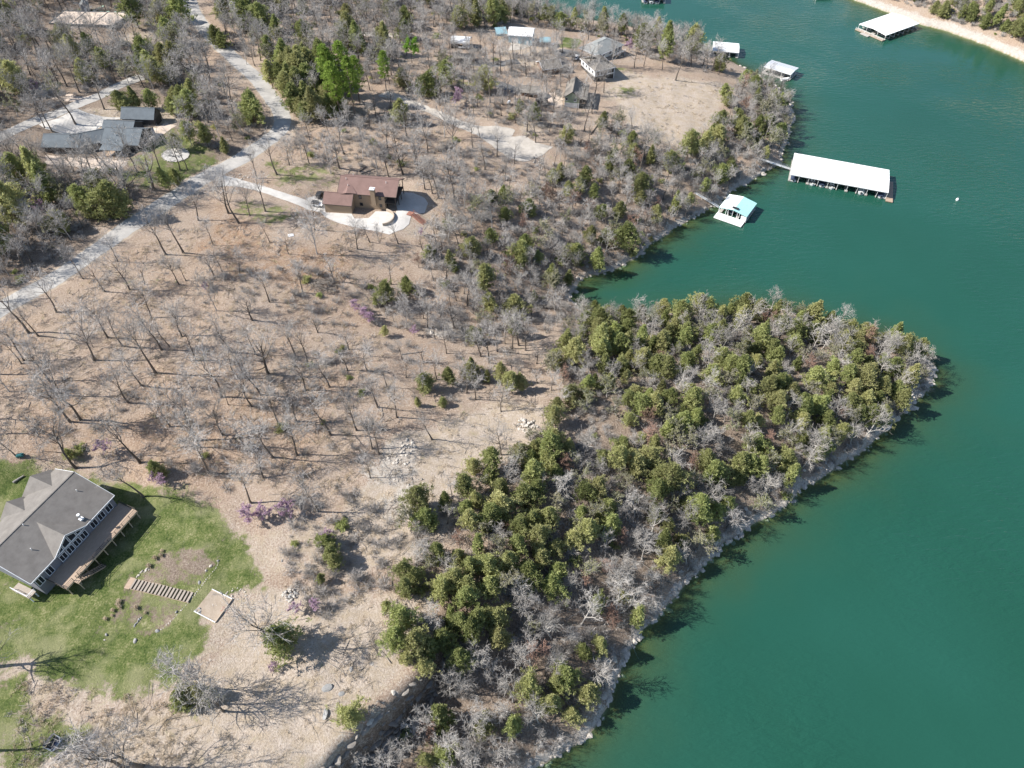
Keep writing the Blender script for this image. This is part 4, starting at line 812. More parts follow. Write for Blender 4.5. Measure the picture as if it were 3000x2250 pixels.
def rockmesh(seed, flat=.6, m=None, n=1):
    r = random.Random(seed); bm = bmesh.new(); bmesh.ops.create_icosphere(bm, subdivisions=n, radius=1)
    cuts = [(Vector((r.gauss(0,1), r.gauss(0,1), r.gauss(0,1))).normalized(), r.uniform(.55,.85)) for _ in range(7)]
    for v in bm.verts:
        c = v.co * r.uniform(.88, 1.1)
        for d, k in cuts:
            e = c.dot(d) - k
            if e > 0: c = c - d*e
        v.co = Vector((c.x*r.uniform(.95,1.05), c.y, c.z*flat))
    me = bpy.data.meshes.new('rock'); bm.to_mesh(me); bm.free(); me.materials.append(m or M_STONE); return me
ROCKS = [rockmesh(i, [.35,.5,.7,.4,.6,.3,.55,.8][i], M_STONE) for i in range(8)]; GROCKS = [rockmesh(20+i, .7, M_GREYSTONE, 2) for i in range(4)]
def rock_at(p, s, parent=None, name='stone', ms=None, rz=None, sc=None, sink=.25, **kw):
    o = link_mesh(name, rnd.choice(ms or ROCKS), parent); o.location = (p[0], p[1], p[2] + s*.2 - s*sink*.5); o.scale = sc or (s*rnd.uniform(.8,1.2), s*rnd.uniform(.65,1.0), s*rnd.uniform(.8,1.1)); o.rotation_euler = (rnd.gauss(0,.15), rnd.gauss(0,.15), rnd.uniform(0,6.28) if rz is None else rz); return tag(o, **kw)
for k in range(30): a = k/30*6.283; rock_at(onbed(4.55*math.cos(a), 4.55*math.sin(a)), rnd.uniform(.22,.42), bed)
for k in range(7): a = k*.9; rock_at(onbed(2.0*math.cos(a), 1.6*math.sin(a)), rnd.uniform(.35,.7), bed, ms=GROCKS)

# ------------------------------------------------------------------ far houses, barn, carports
ZB = lambda x, y: (1280 + x*.2712, 60 + y*.2712)
def site(name, A, B, label, cat, dz=0):
    """root at the middle of a front wall seen between two photo points; x runs along it, y away from us"""
    a, b = G(*ZB(*A)), G(*ZB(*B)); z = min(a.z, b.z) + dz; m = (a+b)/2; d = b - a
    o = empty(name, (m.x, m.y, z), math.atan2(d.y, d.x), label=label, cat=cat); return o, d.xy.length
b1, L = site('metal_barn', (772,238), (1025,275), 'pale blue metal barn with white roof and roll-up doors', 'barn'); L /= 2
gable_walls(b1, -L, L, 0, 9, 4.4, 1.5, W_BLUE); gable_roof(b1, -L, L, 0, 9, 4.4, 1.6, R_WHITE, over=.35, trim=M_TRIM)
door(b1, (-L*.45,0,1.7), X_, NEG(Y_), 3.2, 3.2, M_WHITEPAINT, False); door(b1, (L*.62,0,1.1), X_, NEG(Y_), 1.0, 2.1, M_WHITEPAINT); win(b1, (L*.9,0,3.2), X_, NEG(Y_), .7, .8); win(b1, (L,4.5,3.5), Y_, X_, 1.0, 1.4)
b2, L = site('lean_to', (645,205), (765,205), 'open shelter with pale blue metal roof beside the barn', 'shelter'); L /= 2
MB().slab([(-L,-.5,2.9),(L,-.5,2.9),(L,5.5,3.7),(-L,5.5,3.7)], .12).build('roof', R_BLUE, b2)
for x in (-L+.2, L-.2):
    for y, z in ((-.2,2.9),(5.2,3.6)): MB().beam((x,y,-1),(x,y,z-.1),.14).build('post', M_METAL, b2)
MB().box(-L+.3,L-.3,5.1,5.3,-1,3.4).build('back_wall', W_BLUE, b2)
b3, L = site('blue_carport', (1110,285), (1230,290), 'small carport with sky-blue curved roof by the lane', 'carport'); L /= 2
def arch_roof(root, L, W, h, rise, m, n=8):
    mb = MB(); pts = [(-W/2*math.cos(math.pi*i/n), h + rise*math.sin(math.pi*i/n)) for i in range(n+1)]; top = [(x, y+W/2, z) for y, z in pts for x in (-L, L)]; bot = [(x, y+W/2, z-.08) for y, z in pts for x in (-L, L)]; k = len(top)
    mb.add(top + bot, [(2*i, 2*i+1, 2*i+3, 2*i+2) for i in range(n)] + [(k+2*i+2, k+2*i+3, k+2*i+1, k+2*i) for i in range(n)] + [(2*i+2, k+2*i+2, k+2*i, 2*i) for i in range(n)] + [(2*i+1, k+2*i+1, k+2*i+3, 2*i+3) for i in range(n)] + [(0, k, k+1, 1), (2*n+1, k+2*n+1, k+2*n, 2*n)]); return mb.build('roof', m, root)
arch_roof(b3, L, 5.2, 2.3, .9, R_BLUE)
for x in (-L+.2, 0, L-.2):
    for y in (.1, 5.1): MB().beam((x,y,-1),(x,y,2.35),.1).build('post', M_METAL, b3)
b4, L = site('white_carport', (150,300), (355,320), 'white arched metal carport sheltering a white pickup', 'carport'); L /= 2
arch_roof(b4, L, 6.0, 3.0, 1.2, R_WHITE); MB().box(-L,-L*.35,5.8,5.95,-.5,3).box(-L,-L+.1,.2,5.8,-.5,3).build('side_panel', W_BROWN, b4); MB().box(-L,L,-.02,.06,2.5,3.05).build('front_panel', R_WHITE, b4)
for x in (-L+.15, -L*.3, L*.3, L-.15):
    for y in (.1, 5.9): MB().beam((x,y,-1),(x,y,3.05),.12).build('post', M_METAL, b4)

def lake_house(name, A, B, dep_, hw, rise, rm, wm, label, low=None, hip=True, wins=(), z0=-2.2, dz=0):
    o, L = site(name, A, B, label, 'house', dz); L /= 2
    (box_walls(o, -L, L, 0, dep_, hw, wm, z0) if hip else gable_walls(o, -L, L, 0, dep_, hw, rise*.97, wm, z0))
    (hip_roof(o, -L, L, 0, dep_, hw, rise, rm, .55, trim=M_TRIM) if hip else gable_roof(o, -L, L, 0, dep_, hw, rise, rm, over=.55, trim=M_TRIM))
    if low: MB().box(-L-.04, L+.04, -.04, dep_+.04, z0, low[0]).build('lower_wall', low[1], o)
    for f, z, w, h, n in wins: win(o, (f*L, 0, z), X_, NEG(Y_), w, h, None, n)
    return o, L
g1_, L1 = lake_house('grey_lake_house', (1740,425), (1990,365), 11, 4.6, 2.6, R_PALEGREY, W_WHITE, 'weathered pale grey hip-roofed lake house with tall basement, uppermost of three', (2.0, W_STONE), True, [(-.55,3.3,1.4,1.3,2),(0,3.3,1.4,1.3,2),(.45,3.3,1.6,1.5,2),(.8,3.3,1.4,1.5,2),(.1,.9,1.2,1.2,1)])
MB().box(L1*.1,L1,-2.4,-.05,2.0,2.2).build('balcony', M_DECK, g1_); railing(g1_, [(L1*.1,-2.35,2.2),(L1,-2.35,2.2)], M_TRIM)
for f in (.12, .55, .98): MB().beam((f*L1,-2.3,-2.4),(f*L1,-2.3,2.0),.16).build('post', M_TRIM, g1_)
g2_, L2 = lake_house('taupe_lake_house', (1700,660), (1905,620), 13, 5.0, 2.7, R_TAUPE, W_WHITE, 'white lake house with taupe hip roof and glazed porch above a dark basement', (2.1, M_DARKTRIM), True, [(-.7,3.5,1.5,1.6,2),(-.25,3.5,1.6,1.8,2),(.15,3.5,1.6,1.8,2),(.55,3.5,1.6,1.8,2),(.85,3.5,1.2,1.8,1)])
for k in range(4): win(g2_, (-L2, 2+k*3, 3.6), Y_, NEG(X_), 1.2, 1.2)
MB().beam((L2-.1,-.3,-2.4),(L2-.1,-.3,5),.2).build('corner_post', M_TRIM, g2_)
g3_, L3_ = lake_house('green_house', (1378,925), (1530,950), 13, 4.9, 2.4, R_TAUPE, W_GREEN, 'sage green gabled house with white block basement and side balcony', None, True, [(.45,3.4,.9,1.1,1),(-.75,3.7,.9,1.1,1),(.5,1.0,.7,.3,1)])
for c in list(g3_.children):
    if c.name.split('.')[0] in ('roof',): 
        for k in list(c.children): bpy.data.objects.remove(k)
        bpy.data.objects.remove(c)
gable_walls(g3_, -L3_, L3_, .01, 12.99, 4.85, 2.2, W_GREEN, 4.0, 'gable_wall', 'y'); gable_roof(g3_, -L3_, L3_, 0, 13, 4.85, 2.25, R_TAUPE, over=.5, ridge='y', trim=M_DARKTRIM); MB().slab([(L3_+.45,-.5,4.6),(L3_+3.3,-.5,4.0),(L3_+3.3,13.5,4.0),(L3_+.45,13.5,4.6)], .14).build('balcony_roof', R_TAUPE, g3_)
MB().box(-L3_-.03,L3_+.03,-.03,13.03,-2.2,2.2).build('basement_wall', W_WHITE, g3_); MB().box(L3_,L3_+3,0.2,12,2.2,2.4).build('balcony', M_DECK, g3_); railing(g3_, [(L3_+.1,.3,2.4),(L3_+2.95,.3,2.4),(L3_+2.95,12,2.4)], M_DARKTRIM)
for y in (.4, 4, 8, 11.8): MB().beam((L3_+2.9,y,-3),(L3_+2.9,y,4.4),.18).build('post', M_DARKTRIM, g3_)
g4_, L4_ = lake_house('brown_cabin', (1150,575), (1340,560), 8, 2.7, 1.8, R_TAUPE, W_BROWN, 'small brown cabin with low taupe roof and one white-framed window', None, False, [(.35,1.7,.9,1.0,1)])
MB().slab([(L4_+.2,-.3,2.6),(L4_+3.4,-.3,2.2),(L4_+3.4,6.5,2.2),(L4_+.2,6.5,2.6)], .12).build('porch_roof', R_TAUPE, g4_)
for y in (0, 3, 6.3): MB().beam((L4_+3.2,y,-1),(L4_+3.2,y,2.2),.14).build('post', M_DARKTRIM, g4_)
MB().box(L4_+.1,L4_+3.3,0,6.3,-.2,.1).build('porch', M_DECK, g4_)
s5 = empty('taupe_shed', G(*ZB(1010,800)), math.radians(-10), label='low grey-roofed outbuilding among bare trees beside the dirt path', cat='shed')
gable_walls(s5, -3.5, 3.5, -2.5, 2.5, 2.3, 1.4, W_BROWN); gable_roof(s5, -3.5, 3.5, -2.5, 2.5, 2.3, 1.45, R_TAUPE, over=.5); door(s5, (1,-2.5,1.0), X_, NEG(Y_), 1.2, 2.0, M_DARKTRIM); win(s5, (-1.6,-2.5,1.4), X_, NEG(Y_), .9, .8)
s6 = empty('grey_shed', G(*ZB(300,430)), math.radians(-4), label='long low grey-roofed shed below the white carport', cat='shed')
gable_walls(s6, -4.5, 4.5, -2, 2, 2.0, .9, W_BROWN); gable_roof(s6, -4.5, 4.5, -2, 2, 2.0, .95, R_TAUPE, over=.4); door(s6, (-1,-2.0,.9), X_, NEG(Y_), 1.6, 1.8, M_DARKTRIM)
ZT = lambda x, y: (100 + x*.226, y*.226)
sh = empty('pump_shed', G(*ZT(680,140)), math.radians(25), label='little grey gabled shed at the edge of the filter beds', cat='shed')
gable_walls(sh, -1.7, 1.7, -2, 2, 2.9, 1.3, W_GREY, ridge='y'); gable_roof(sh, -1.7, 1.7, -2, 2, 2.9, 1.4, R_PALEGREY, over=.3, ridge='y'); door(sh, (0,-2,1.0), X_, NEG(Y_), .9, 2.0, M_TRIM)
fbp = [G(*ZT(*q)) for q in ((395,170),(1262,215),(1042,378),(200,310))]; fz = max(p.z for p in fbp) + .35
fb = empty('sand_filter_beds', ((fbp[0]+fbp[2])/2).xy.to_3d(), 0, label='three pale sand filter beds in one low walled enclosure', cat='filter beds'); org = Vector(fb.location)
F4 = [Vector((p.x, p.y, fz)) - org for p in fbp]; wl = MB()
for i in range(4): wl.beam(F4[i]-Vector((0,0,.7)), F4[(i+1)%4]-Vector((0,0,.7)), .4, 1.7)
wl.build('wall', mat('dark_liner', (0.10,0.11,0.12), (0.15,0.155,0.16)), fb)
for k in range(3):
    a0, a1 = F4[0].lerp(F4[1], k/3+.012), F4[0].lerp(F4[1], (k+1)/3-.012); c0, c1 = F4[3].lerp(F4[2], k/3+.012), F4[3].lerp(F4[2], (k+1)/3-.012); MB().slab([a0, c0, c1, a1], .5).build('sand_bed', M_SAND, fb)
    if k: q0, q1 = F4[0].lerp(F4[1], k/3), F4[3].lerp(F4[2], k/3); MB().beam(q0+Vector((0,0,.03)), q1+Vector((0,0,.03)), .35, .3).build('divider', W_STONE, fb)
for k, q in enumerate([(890,90),(850,112),(820,125),(780,150),(885,155),(960,160),(1055,165),(1155,172),(1060,100),(1205,135),(1245,115),(1150,92)]):
    o = MB().tube([(0,0,-.2),(0,0,.25)], .75, 12).tube([(0,0,.25),(0,0,.36)], [.8,.7], 12).build('tank_lid', M_GREENLID, label='pale green round tank lid set in the grass by the pump shed', cat='lid', group='tank lids behind the filter beds'); o.location = G(*ZT(*q))
# ------------------------------------------------------------------ docks and boats
def boat(name, loc, rz, label, L=6.2, W=2.3, cover=None, hull=None, group=None, motor=True):
    o = empty(name, loc, rz, label=label, cat='boat', group=group); n = 9; hb = MB(); rows = []
    for i in range(n):
        s = i/(n-1); x = -L/2 + L*s; w = W/2*(1 if s < .5 else max(.04, 1-((s-.5)/.5)**2.2)); sh = .62 + .25*s*s
        rows.append([(x,-w,sh),(x,-w*.82,.05),(x,0,-.28+.2*s*s),(x,w*.82,.05),(x,w,sh)])
    for r in rows: hb.v += r
    for i in range(n-1):
        for k in range(4): a = i*5+k; hb.f.append((a, a+1, a+6, a+5))
    hb.f.append((4,3,2,1,0)); h = hb.build('hull', hull or M_WHITEPAINT, o)
    if cover:
        c = MB()
        for i in range(n):
            s = i/(n-1); x = -L/2+L*s; w = W/2*(1 if s < .5 else max(.04, 1-((s-.5)/.5)**2.2))*1.02; z = .68+.25*s*s; c.v += [(x,-w,z),(x,-w*.4,z+.45*(1-s*.7)),(x,w*.4,z+.45*(1-s*.7)),(x,w,z)]
        for i in range(n-1):
            for k in range(3): a = i*4+k; c.f.append((a+4, a+5, a+1, a))
        c.f.append((0,1,2,3)); c.build('cover', cover, o)
    else:
        d = MB(); w = W/2*.93; d.add([(-L/2+.05,-w,.5),(L*.05,-w,.5),(L*.33,-w*.7,.62),(L*.45,0,.75),(L*.33,w*.7,.62),(L*.05,w,.5),(-L/2+.05,w,.5)], [tuple(range(7))]); d.build('deck', M_FLOAT, o)
        MB().add([(L*.08,-w*.9,.55),(L*.08,w*.9,.55),(L*.16,w*.75,1.05),(L*.16,-w*.75,1.05)], [(0,1,2,3),(3,2,1,0)]).build('windscreen', M_GLASS, o)
        for y in (-.5, .5): MB().box(-L*.1,L*.02,y-.28,y+.28,.5,.8).box(-L*.13,-L*.1,y-.28,y+.28,.5,1.2).build('seat', M_WHITEPAINT, o)
    if motor: MB().box(-L/2-.55,-L/2-.12,-.2,.2,.45,1.15).box(-L/2-.45,-L/2-.22,-.1,.1,-.5,.45).build('motor', M_WHITEPAINT if not cover else M_BLACK, o)
    return o

def dock(name, cen, rz, L, W, eave, rise, label, ridge='x', slopes=(R_WHITE, R_WHITE), slips=5, wall=None, deck_front=0, deck_right=0, posts=5, trim=None, fing=True, rail=False):
    """roofed floating dock; x along its length, slips open towards -y"""
    o = empty(name, (cen[0], cen[1], 0), rz, label=label, cat='boat dock'); hx, hy = L/2, W/2
    if ridge == 'x': S = ([(-hx,-hy,eave),(hx,-hy,eave),(hx,0,eave+rise),(-hx,0,eave+rise)], [(-hx,0,eave+rise),(hx,0,eave+rise),(hx,hy,eave),(-hx,hy,eave)])
    else: S = ([(-hx,-hy,eave),(0,-hy,eave+rise),(0,hy,eave+rise),(-hx,hy,eave)], [(0,-hy,eave+rise),(hx,-hy,eave),(hx,hy,eave),(0,hy,eave+rise)])
    for s, m in zip(S, slopes):
        r_ = MB().slab(s, .12).build('roof', m, o); a, b, c_, d = [Vector(q) + Vector((0,0,.03)) for q in s]; rb = MB(); nn = max(4, int((b-a).length/1.2)) if ridge == 'x' else max(4, int((d-a).length/1.2))
        for k in range(nn+1):
            f = k/nn; rb.beam(a.lerp(b, f), d.lerp(c_, f), .05, .05) if ridge == 'x' else rb.beam(a.lerp(d, f), b.lerp(c_, f), .05, .05)
        rb.build('roof_rib', m, r_, kind='stuff')
    f = MB(); tr_ = trim or M_WHITEPAINT; E = [(-hx,-hy),(hx,-hy),(hx,hy),(-hx,hy)]
    if ridge == 'x':
        f.beam((-hx,-hy-.02,eave-.12),(hx,-hy-.02,eave-.12),.06,.3).beam((-hx,hy+.02,eave-.12),(hx,hy+.02,eave-.12),.06,.3)
        for x in (-hx-.02, hx+.02): f.beam((x,-hy,eave-.12),(x,0,eave+rise-.12),.06,.3).beam((x,0,eave+rise-.12),(x,hy,eave-.12),.06,.3)
    else:
        f.beam((-hx-.02,-hy,eave-.12),(-hx-.02,hy,eave-.12),.06,.3).beam((hx+.02,-hy,eave-.12),(hx+.02,hy,eave-.12),.06,.3)
        for y in (-hy-.02, hy+.02): f.beam((-hx,y,eave-.12),(0,y,eave+rise-.12),.06,.3).beam((0,y,eave+rise-.12),(hx,y,eave-.12),.06,.3)
    f.build('fascia', tr_, o)
    MB().box(-hx,hx,-1.0,1.0,.15,.5).build('walkway', M_FLOAT, o)
    for x in (-hx+.5, hx-.5): MB().box(x-.6,x+.6,-hy,hy,.12,.47).build('end_walkway', M_FLOAT, o)
    step = L/slips
    if fing:
        for k in range(slips+1):
            x = -hx + k*step; wide = k % 2 == 0
            for s in (-1, 1):
                if 0 < k < slips: MB().box(x-(.55 if wide else .16), x+(.55 if wide else .16), min(s*1.05, s*hy), max(s*1.05, s*hy), .12, .45).build('finger', M_FLOAT, o)
                for y in (hy*.98, hy*.4): MB().beam((min(max(x,-hx+.1),hx-.1), s*y, .1),(min(max(x,-hx+.1),hx-.1), s*y, eave-.05+ (rise*(1-y/hy) if ridge == 'x' else 0)),.13).build('post', M_WHITEPAINT, o)
    if deck_front: MB().box(-hx-.2, hx*.95, -hy-deck_front, -hy+.3, .2, .55).build('swim_deck', slopes[0] if slopes[0] is R_WHITE else M_FLOAT, o)
    if deck_right: MB().box(hx+.05, hx+deck_right, -hy-1.6, hy*.55, .18, .5).build('side_deck', M_DECK, o)
    for k in range(posts): x = -hx + L*(k+.5)/posts; MB().box(x-L/posts*.4, x+L/posts*.4, -.9, .9, -.45, .14).build('float', M_BLACK, o)
    return o
d1 = dock('long_boat_dock', (131.4,252.1), math.radians(-20.3), 37, 17, 3.2, .55, 'long white-roofed dock with a row of boat slips in the cove', slips=10, deck_right=2.6, posts=8)
R20 = Matrix.Rotation(math.radians(-20.3), 3, 'Z')
bl = ['silver-hulled motorboat in the first slip from the gangway under the long dock', 'open white motorboat with twin seats under the long white dock', 'white pontoon-style boat in the middle slips of the long dock', 'low white motorboat with outboard beside the middle finger of the long dock', 'white-covered boat near the outer end of the long dock', 'navy-covered boat in the outermost slip of the long dock']
for i, (k, cv) in enumerate([(0, M_NAVY), (2, None), (3, M_NAVY), (4, None), (7, M_WHITEPAINT), (9, M_NAVY)]):
    v = R20 @ Vector((-18.5 + (k+.5)*3.7, -5.2, 0)) + Vector((131.4,252.1,.1)); boat('motorboat', v, math.radians(-20.3+90), bl[i], cover=cv, group='boats in the long dock')
for k in (1, 4, 6, 8):
    v = R20 @ Vector((-18.5 + (k+.5)*3.7, 5.2, 0)) + Vector((131.4,252.1,.1)); boat('motorboat', v, math.radians(-20.3-90), 'boat berthed on the far side of the long white dock', cover=M_NAVY, group='boats on the far side of the long dock')
d2 = dock('teal_roof_dock', (85.9,229.6), math.radians(-33.6), 11.0, 10.2, 3.0, .9, 'small dock, roof half white and half pale teal, with white swim deck', ridge='y', slopes=(R_WHITE, R_TEAL), slips=3, deck_front=3.6, posts=3, trim=R_TEAL)
MB().box(-.9,1.5,-4.4,-3.2,3.95,4.1).build('solar_panel', M_BLACK, d2); 
for x in (-5.2,-2.6,0,2.6,5.2): MB().beam((x,-5.0,.5),(x,-5.0,3.05+.9*(1-abs(x)/5.5)),.12).build('post', M_WHITEPAINT, d2)
MB().box(3.4,5.3,-4.9,-2.6,.5,2.3).build('locker', M_WHITEPAINT, d2)
R33 = Matrix.Rotation(math.radians(-33.6), 3, 'Z')
for x, lb in ((-1.6,'dark-covered boat in the inner slip of the teal-roofed dock'),(1.8,'dark-covered boat in the outer slip of the teal-roofed dock')): boat('motorboat', R33 @ Vector((x,.4,0)) + Vector((85.9,229.6,.1)), math.radians(-33.6+90), lb, cover=M_NAVY, group='boats in the teal-roofed dock')
d3 = dock('far_shore_dock', (202.4,397.1), math.radians(33.2), 27.4, 17.2, 2.8, .7, 'wide white-roofed dock moored against the pale far shore', slips=7, posts=6)
MB().box(-15.6,-13.6,-8.6,8.8,.15,.5).build('front_deck', M_DECK, d3); MB().box(-17.6,-15.6,-1,4,.12,.45).build('swim_platform', M_FLOAT, d3); railing(d3, [(-15.4,-8.4,.5),(-15.4,8.6,.5)], M_WHITEPAINT, step=3)
p = P(2112,142,3); d4 = dock('white_roof_dock', (p.x+3,p.y+2), math.radians(-12), 13, 11, 2.9, .6, 'white-roofed dock half hidden behind bare shoreline trees', slips=3, posts=3)
R_LIGHT = mat('light_grey_metal_roof', (.50,.52,.55), (.43,.45,.48), .6, .5); p = P(2289,197,3); d5 = dock('grey_roof_dock', (p.x,p.y), math.radians(-38), 14, 9, 3.0, .5, 'grey-roofed dock poking out from the wooded point', slopes=(R_LIGHT, R_LIGHT), slips=3, posts=3, deck_front=1.2)
p = P(2262,232,0); boat('canoe', (p.x+6,p.y-1,.1), math.radians(20), 'small white boat tied by the grey-roofed dock', L=4.6, W=1.9, cover=M_WHITEPAINT, motor=False)
p = P(1915,-14,2.5); d6 = dock('pontoon_dock', (p.x,p.y), math.radians(-4), 13, 11, 2.8, .4, 'white-roofed dock with dark slips cut off by the top edge', slips=4, posts=3)
for k in (0,1,2): boat('motorboat', (p.x-4.9+k*3.3, p.y-2.9, .1), math.radians(86), ['covered boat in the first slip','twin-hulled white boat in the middle slip','covered boat in the last slip'][k] + ' of the dock at the top edge', cover=M_NAVY if k != 1 else M_WHITEPAINT, group='boats in the dock at the top edge')
p = P(2415,-4,0); boat('moored_boat', (p.x,p.y,.1), math.radians(5), 'white moored boat at the very top of the lake', L=11, W=4, cover=M_WHITEPAINT)
def gangway(name, A, B, label, w=1.3):
    a = G(*A); a.z = max(a.z, 1.0) + .15; b = P(*B, .6); o = empty(name, (a.x,a.y,a.z), 0, label=label, cat='gangway'); d = b - a; s = Vector((-d.y, d.x, 0)).normalized()
    MB().beam((0,0,0), d, w, .12).build('walkway', M_WHITEPAINT, o); n = 6
    for k in (-1, 1):
        f = MB(); e = s*k*w/2
        for h in (.5, 1.0): f.beam(e + Vector((0,0,h)), d + e + Vector((0,0,h)), .06, .06)
        for i in range(n+1): q = d*(i/n) + e; f.beam(q, q + Vector((0,0,1.02)), .07)
        f.build('handrail', M_METAL, o)
    return o
gangway('gangway', (2222,465), (2322,497), 'railed gangway from the bank to the long white dock'); gangway('gangway', (2036,565), (2106,606), 'railed gangway from the bank to the teal-roofed dock')
bo = empty('buoy', P(2804,586,0), 0, label='white mooring buoy floating alone on open water', cat='buoy'); MB().tube([(0,0,-.6),(0,0,-.2),(0,0,.5),(0,0,.9)], [.2,.55,.5,.15], 10).build('float', M_WHITEPAINT, bo); MB().tube([(0,0,.9),(0,0,1.5)], .06, 6).build('pole', M_METAL, bo)

# ------------------------------------------------------------------ vehicles
def wheels(o, xs, y, r, w=.24):
    for x in xs:
        for s in (-1, 1):
            t_ = MB().tube([(x, s*y - w/2, r), (x, s*y + w/2, r)], r, 14).build('wheel', M_RUBBER, o); MB().tube([(x, s*y - w/2-.01, r), (x, s*y + w/2+.01, r)], r*.55, 10).build('rim', M_METAL, t_)
def car(name, px, rz, label, cat, body, top, kind='suv', z=None):
    p = G(*px); o = empty(name, p + Vector((0,0,.12)), rz, label=label, cat=cat); w = .88
    def prof(pts, hw, nm, m, par): n = len(pts); return MB().add([(x,-hw,zz) for x, zz in pts] + [(x,hw,zz) for x, zz in pts], [tuple(range(n)), tuple(range(2*n-1,n-1,-1))] + [(i+n, (i+1)%n+n, (i+1)%n, i) for i in range(n)]).build(nm, m, par)
    if kind == 'jeep':
        L = 1.95; prof([(-L,.45),(L,.45),(L,.98),(L-1.15,1.08),(L-1.25,1.12),(-L,1.12)], w, 'body', body, o); c = prof([(-L+.05,1.12),(L-1.3,1.12),(L-1.6,1.82),(-L+.15,1.82)], w*.93, 'hardtop', top, o)
        MB().add([(L-1.27,-.75,1.16),(L-1.27,.75,1.16),(L-1.53,.7,1.74),(L-1.53,-.7,1.74)], [(0,1,2,3)]).build('windscreen', M_GLASS, c)
        for s in (-1, 1):
            for x0_, x1_ in ((-1.6,-.75),(-.6,.3)): MB().box(x0_,x1_,s*w*.94-.01,s*w*.94+.01,1.2,1.68).build('side_window', M_GLASS, c)
            for x in (-1.15, 1.2): MB().box(x-.55,x+.55,s*w-.02,s*(w)+.02 if s > 0 else s*w+.02,.78,.9).box(x-.55,x+.55,min(s*w,s*(w+.16)),max(s*w,s*(w+.16)),.80,.9).build('fender', M_BLACK, o)
            MB().tube([(L-.01,s*.55,.78),(L+.04,s*.55,.78)], .13, 10).build('headlight', M_GLASS, o)
        MB().tube([(-L-.2,0,1.0),(-L,0,1.0)], .36, 14).build('spare_wheel', M_RUBBER, o); MB().box(L,L+.14,-.8,.8,.45,.62).build('bumper', M_BLACK, o); wheels(o, (-1.15,1.2), .78, .38)
    elif kind == 'truck':
        L = 2.75; prof([(-L,.5),(L,.5),(L,1.0),(L-1.2,1.1),(-L,1.1)], w*1.08, 'body', body, o); c = prof([(-.9,1.1),(L-1.25,1.1),(L-1.9,1.8),(-.75,1.8)], w*.98, 'cab', body, o)
        MB().box(-L+.1,-1.0,-.78,.78,1.08,1.13).build('bed', M_BLACK, o); MB().add([(L-1.28,-.8,1.14),(L-1.28,.8,1.14),(L-1.84,.72,1.74),(L-1.84,-.72,1.74)], [(0,1,2,3)]).build('windscreen', M_GLASS, c)
        for s in (-1, 1): MB().box(-.65,.75,s*w*.985-.01,s*w*.985+.01,1.18,1.68).build('side_window', M_GLASS, c); MB().box(L-.02,L+.03,s*.7-.15,s*.7+.15,.75,.95).build('headlight', M_GLASS, o)
        wheels(o, (-1.7,1.7), .82, .4)
    else:
        L = 2.3; prof([(-L,.38),(L,.38),(L,.78),(L-.9,.95),(L-1.1,.98),(-L+.15,1.02),(-L,.9)], w, 'body', body, o); c = prof([(-L+.25,1.0),(L-1.15,.97),(L-1.85,1.48),(-L+.8,1.52)], w*.86, 'cabin', M_GLASS, o); prof([(-L+.8,1.5),(L-1.85,1.46),(L-1.9,1.53),(-L+.85,1.57)], w*.8, 'roof', top, o)
        for s in (-1, 1): MB().box(L-.03,L+.02,s*.65-.16,s*.65+.16,.6,.75).build('headlight', M_METAL, o)
        wheels(o, (-1.45,1.45), .78, .34)
    return o
car('parked_jeep', ZR(172,690), math.radians(-9), 'white two-door jeep with black top parked by the brown house garage', 'jeep', M_WHITEPAINT, M_BLACK, 'jeep')
car('off_road_buggy', ZR(212,535), math.radians(82), 'black off-road vehicle tucked beside the garage of the brown house', 'vehicle', M_BLACK, M_BLACK, 'jeep')
car('pickup_truck', ZB(300,305), math.radians(-5), 'white pickup parked under the white carport', 'pickup', M_WHITEPAINT, M_WHITEPAINT, 'truck')
car('black_car', ZB(400,320), math.radians(-8), 'black car parked in the open beside the white carport', 'car', M_BLACK, M_BLACK, 'sedan')
car('grey_car', ZB(1262,285), math.radians(60), 'pale grey car beside the blue-roofed carport', 'car', M_METAL, M_METAL, 'sedan')
car('white_car', (1688,172), math.radians(70), 'white car parked at the upper grey lake house', 'car', M_WHITEPAINT, M_WHITEPAINT, 'sedan')
tr = empty('utility_trailer', G(*ZB(1130,900)), math.radians(15), label='black arched enclosed trailer among trees below the dirt path', cat='trailer')
mb = MB(); pr = [(-1.1,.5),(1.1,.5)] + [(1.1*math.cos(a), 1.7+.7*math.sin(a)) for a in [i*math.pi/6 for i in range(7)]]; n = len(pr); mb.add([(-2.4,y,z) for y, z in pr] + [(2.4,y,z) for y, z in pr], [tuple(range(n-1,-1,-1)), tuple(range(n,2*n))] + [(i, (i+1)%n, (i+1)%n+n, i+n) for i in range(n)]); mb.build('body', M_BLACK, tr); wheels(tr, (-.5,.5), 1.15, .36); MB().beam((2.4,0,.55),(3.6,0,.5),.12).build('hitch', M_METAL, tr)
mw = empty('riding_mower', G(*ZB(965,245)), math.radians(10), label='red riding mower standing in front of the blue barn', cat='mower'); MB().box(-.9,.9,-.4,.4,.3,.75).box(.1,.9,-.35,.35,.75,1.05).build('body', M_RED, mw); MB().box(-.6,-.15,-.3,.3,.75,.9).box(-.7,-.6,-.3,.3,.8,1.3).build('seat', M_BLACK, mw); wheels(mw, (-.55,.6), .5, .28, .2)
tk = empty('propane_tank', G(*ZB(775,905)), math.radians(70), label='small grey tank on legs near the bare oaks', cat='tank'); MB().tube([(-1,0,.9),(-.85,0,.9),(.85,0,.9),(1,0,.9)], [.2,.55,.55,.2], 12).build('tank', M_WHITEPAINT, tk)
for x in (-.6, .6): MB().box(x-.1,x+.1,-.4,.4,-.3,.5).build('leg', M_BLACK, tk)
